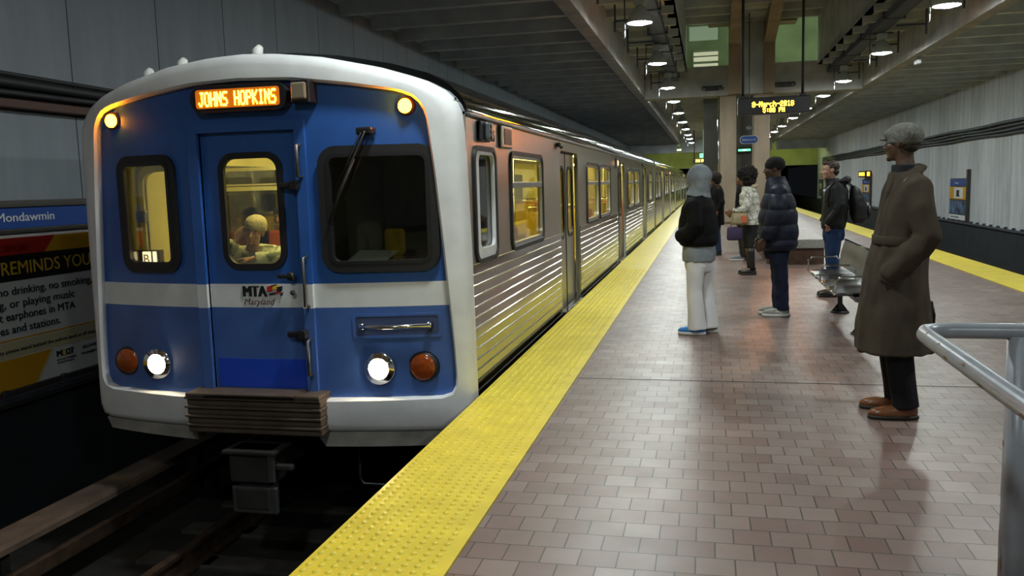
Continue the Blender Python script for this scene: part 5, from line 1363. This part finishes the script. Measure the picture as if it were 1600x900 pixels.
b = B(); b.rings([(0, 0, .80, .18, .14), (0, 0, 1.05, .185, .14), (0, 0, 1.25, .19, .13), (0, 0, 1.35, .14, .11), (0, 0, 1.41, .085, .085)], 28, 2.2)
for q in (-1, 1): b.tube([(q*.14, 0, 1.33), (q*.19, 0, 1.29), (q*.25, -.03, 1.08), (q*.23, .03, .9)], [.06, .068, .062, .05], 14)
cloth('jacket', b, .010, mj, fc, .008, 6, (1, 1, .7), 33)
b = B(); legs(b, J, [.09, .085, .075, .07, .065], top=.80, bot=.07, hip=(.15, .12)); cloth('trousers', b, .010, MT['dark'], fc, .006, 8, (1, 1, .6), 7)
for x, y in ((-.07, .08), (.07, .0)): shoe(fc, x, y, 0, mat('blue-grey trainer', (.16, .19, .23), .6), mso, .28, .075, 'trainer', .03)
b = B(); b.ball((0, -.02, .045), (.085, .10, .082), 20, 12); b.bm.transform(Mh); obj('hair', b, MT['hairdk'], fc, local=True)

# --- passengers inside the train, leaning on the ledge behind the front door and seated behind the partition
J = dict(hy=0, wy=.05, cy=.2, px=0, legl=[(-.10, .02, .53), (-.12, .42, .52), (-.12, .40, .09)], legr=[(.10, .02, .53), (.12, .42, .52), (.12, .40, .09)],
         arml=[(-.17, .24, 1.00), (-.23, .46, .995), (-.06, .56, 1.00)], armr=[(.17, .24, 1.00), (.27, .46, 1.00), (.15, .43, 1.14)],
         handl=dict(d=(1, .3, 0), side=(0, 0, 1), n=(0, 0, 1), curl=.5), handr=dict(d=(-.5, -.1, .75), side=(0, 0, 1), n=(0, 1, .2), curl=.6))
def seated(label, loc, rz, Mh, J, sk, coatm, hatm, knit):
    b = B()
    b.rings([(0, 0, .46, .16, .14), (0, .01, .58, .16, .12), (0, .07, .75, .14, .10), (0, .18, .93, .15, .10), (0, .24, 1.03, .10, .07)], 20)
    for q in ('l', 'r'):
        h, k, a = [V(v) for v in J['leg'+q]]; b.tube([h, k, (k+a)/2, a], [.075, .055, .05, .036], 12); b.tube([a, a+V((0, .12, -.05))], [.036, .025], 10)
        sh, e, w_ = [V(v) for v in J['arm'+q]]; b.tube([V((sh.x*.5, sh.y, sh.z)), sh, e, w_], [.045, .045, .034, .024], 12)
        hd = J['hand'+q]; hand_shapes(b, w_, hd['d'], hd['side'], hd['n'], hd['curl'], .95)
    head_shapes(b, Mh, .95); t = remesh(b, .0065, 2, .4)
    me = bpy.data.meshes.new('person'); t.to_mesh(me); t.free(); me.materials.append(sk)
    o = bpy.data.objects.new('person', me); COL.objects.link(o); o.location = loc; o.rotation_euler = (0, 0, rz); o.matrix_basis = Matrix.Translation(loc) @ Matrix.Rotation(rz, 4, 'Z')
    tag(o, label, 'person'); eyes(o, Mh, .95)
    b = B(); b.rings([(0, .0, .47, .19, .17), (0, .01, .60, .19, .15), (0, .08, .76, .19, .15), (0, .18, .93, .20, .15), (0, .23, 1.03, .17, .12), (0, .25, 1.09, .10, .08)], 26, 2.1)
    for q in ('l', 'r'):
        sh, e, w_ = [V(v) for v in J['arm'+q]]; b.tube([V((sh.x*.5, sh.y, sh.z)), sh, (sh+e)/2, e, (e+w_)/2, w_*.9+e*.1], [.08, .088, .075, .068, .06, .05], 16)
    cloth('coat', b, .008, coatm, o, .014, 9, (1, 1, 1), 41)
    b = B()
    for q in ('l', 'r'):
        h, k, a = [V(v) for v in J['leg'+q]]; b.tube([h+V((0, -.02, -.01)), k, k*.4+a*.6, a+V((0, 0, .02))], [.095, .075, .065, .06], 14)
    cloth('trousers', b, .010, MT['dark'], o, .005, 8, (1, 1, 1), 3)
    for q in (-1, 1): shoe(o, q*.12, .46, 0, MT['black'], bs, .27, .07)
    b = B()
    if knit: b.ball((0, -.02, .062), (.090, .108, .082), 22, 14); b.tube([(0, -.016, .022), (0, -.018, .062)], [(.106, .087), (.109, .091)], 24)
    else: b.ball((0, -.02, .045), (.088, .10, .085), 20, 12); b.ball((0, -.05, -.05), (.08, .05, .08))
    b.bm.transform(Mh); cloth('knit_hat' if knit else 'hair', b, .006, hatm, o, .005, 24, (1, 1, .6), 3, sm=2)
    return o
def camo():
    m, nt, b_ = newmat('pale green and grey patterned coat'); setp(b_, (.4, .42, .3), .85)
    N, L = nt.nodes, nt.links; tc = N.new('ShaderNodeTexCoord'); n = N.new('ShaderNodeTexNoise'); n.inputs['Scale'].default_value = 11; n.inputs['Detail'].default_value = 3; L.new(tc.outputs['Object'], n.inputs['Vector'])
    r = N.new('ShaderNodeValToRGB'); e = r.color_ramp.elements; e[0].position = .40; e[0].color = (.13, .15, .09, 1); e[1].position = .52; e[1].color = (.62, .62, .45, 1); q = e.new(.46); q.color = (.32, .34, .20, 1)
    L.new(n.outputs['Fac'], r.inputs[0]); L.new(r.outputs[0], b_.inputs['Base Color']); return m
Mh = Matrix.Translation((.015, .37, 1.205)) @ Matrix.Rotation(-.25, 4, 'Y') @ Matrix.Rotation(.25, 4, 'Z') @ Matrix.Rotation(-.02, 4, 'X')
seated('dozing person in cream knit hat seen through the front door window of the train', (-3.62, 6.74, 0), PI, Mh, J, skin('tan', (.42, .22, .12)), camo(), mat('cream knit', (.42, .36, .20), .95, bump=.6, bscale=120), True)
b = B(); b.box((-3.9, 6.55, .40), (-3.36, 7.0, .46), .02); b.box((-3.9, 6.96, .44), (-3.36, 7.02, 1.0), .02); b.box((-3.7, 6.7, 0), (-3.56, 6.84, .4)); obj('seat', b, MT['seaty'], car)
J2 = dict(J); J2['cy'] = .1
J2['arml'] = [(-.17, .1, 1.03), (-.23, .2, .80), (-.12, .38, .66)]; J2['armr'] = [(.17, .1, 1.03), (.23, .2, .80), (.12, .38, .66)]
J2['handl'] = dict(d=(.3, 1, -.1), side=(1, 0, 0), n=(0, 0, 1), curl=.5); J2['handr'] = dict(d=(-.3, 1, -.1), side=(-1, 0, 0), n=(0, 0, 1), curl=.5)
Mh = Matrix.Translation((0, .22, 1.25))
seated('dark haired person seated far behind the left front window of the train', (-4.52, 8.72, 0), PI, Mh, J2, skin('brown', (.20, .10, .06)), mat('dark brown coat', (.05, .03, .02), .9), MT['hairdk'], False)
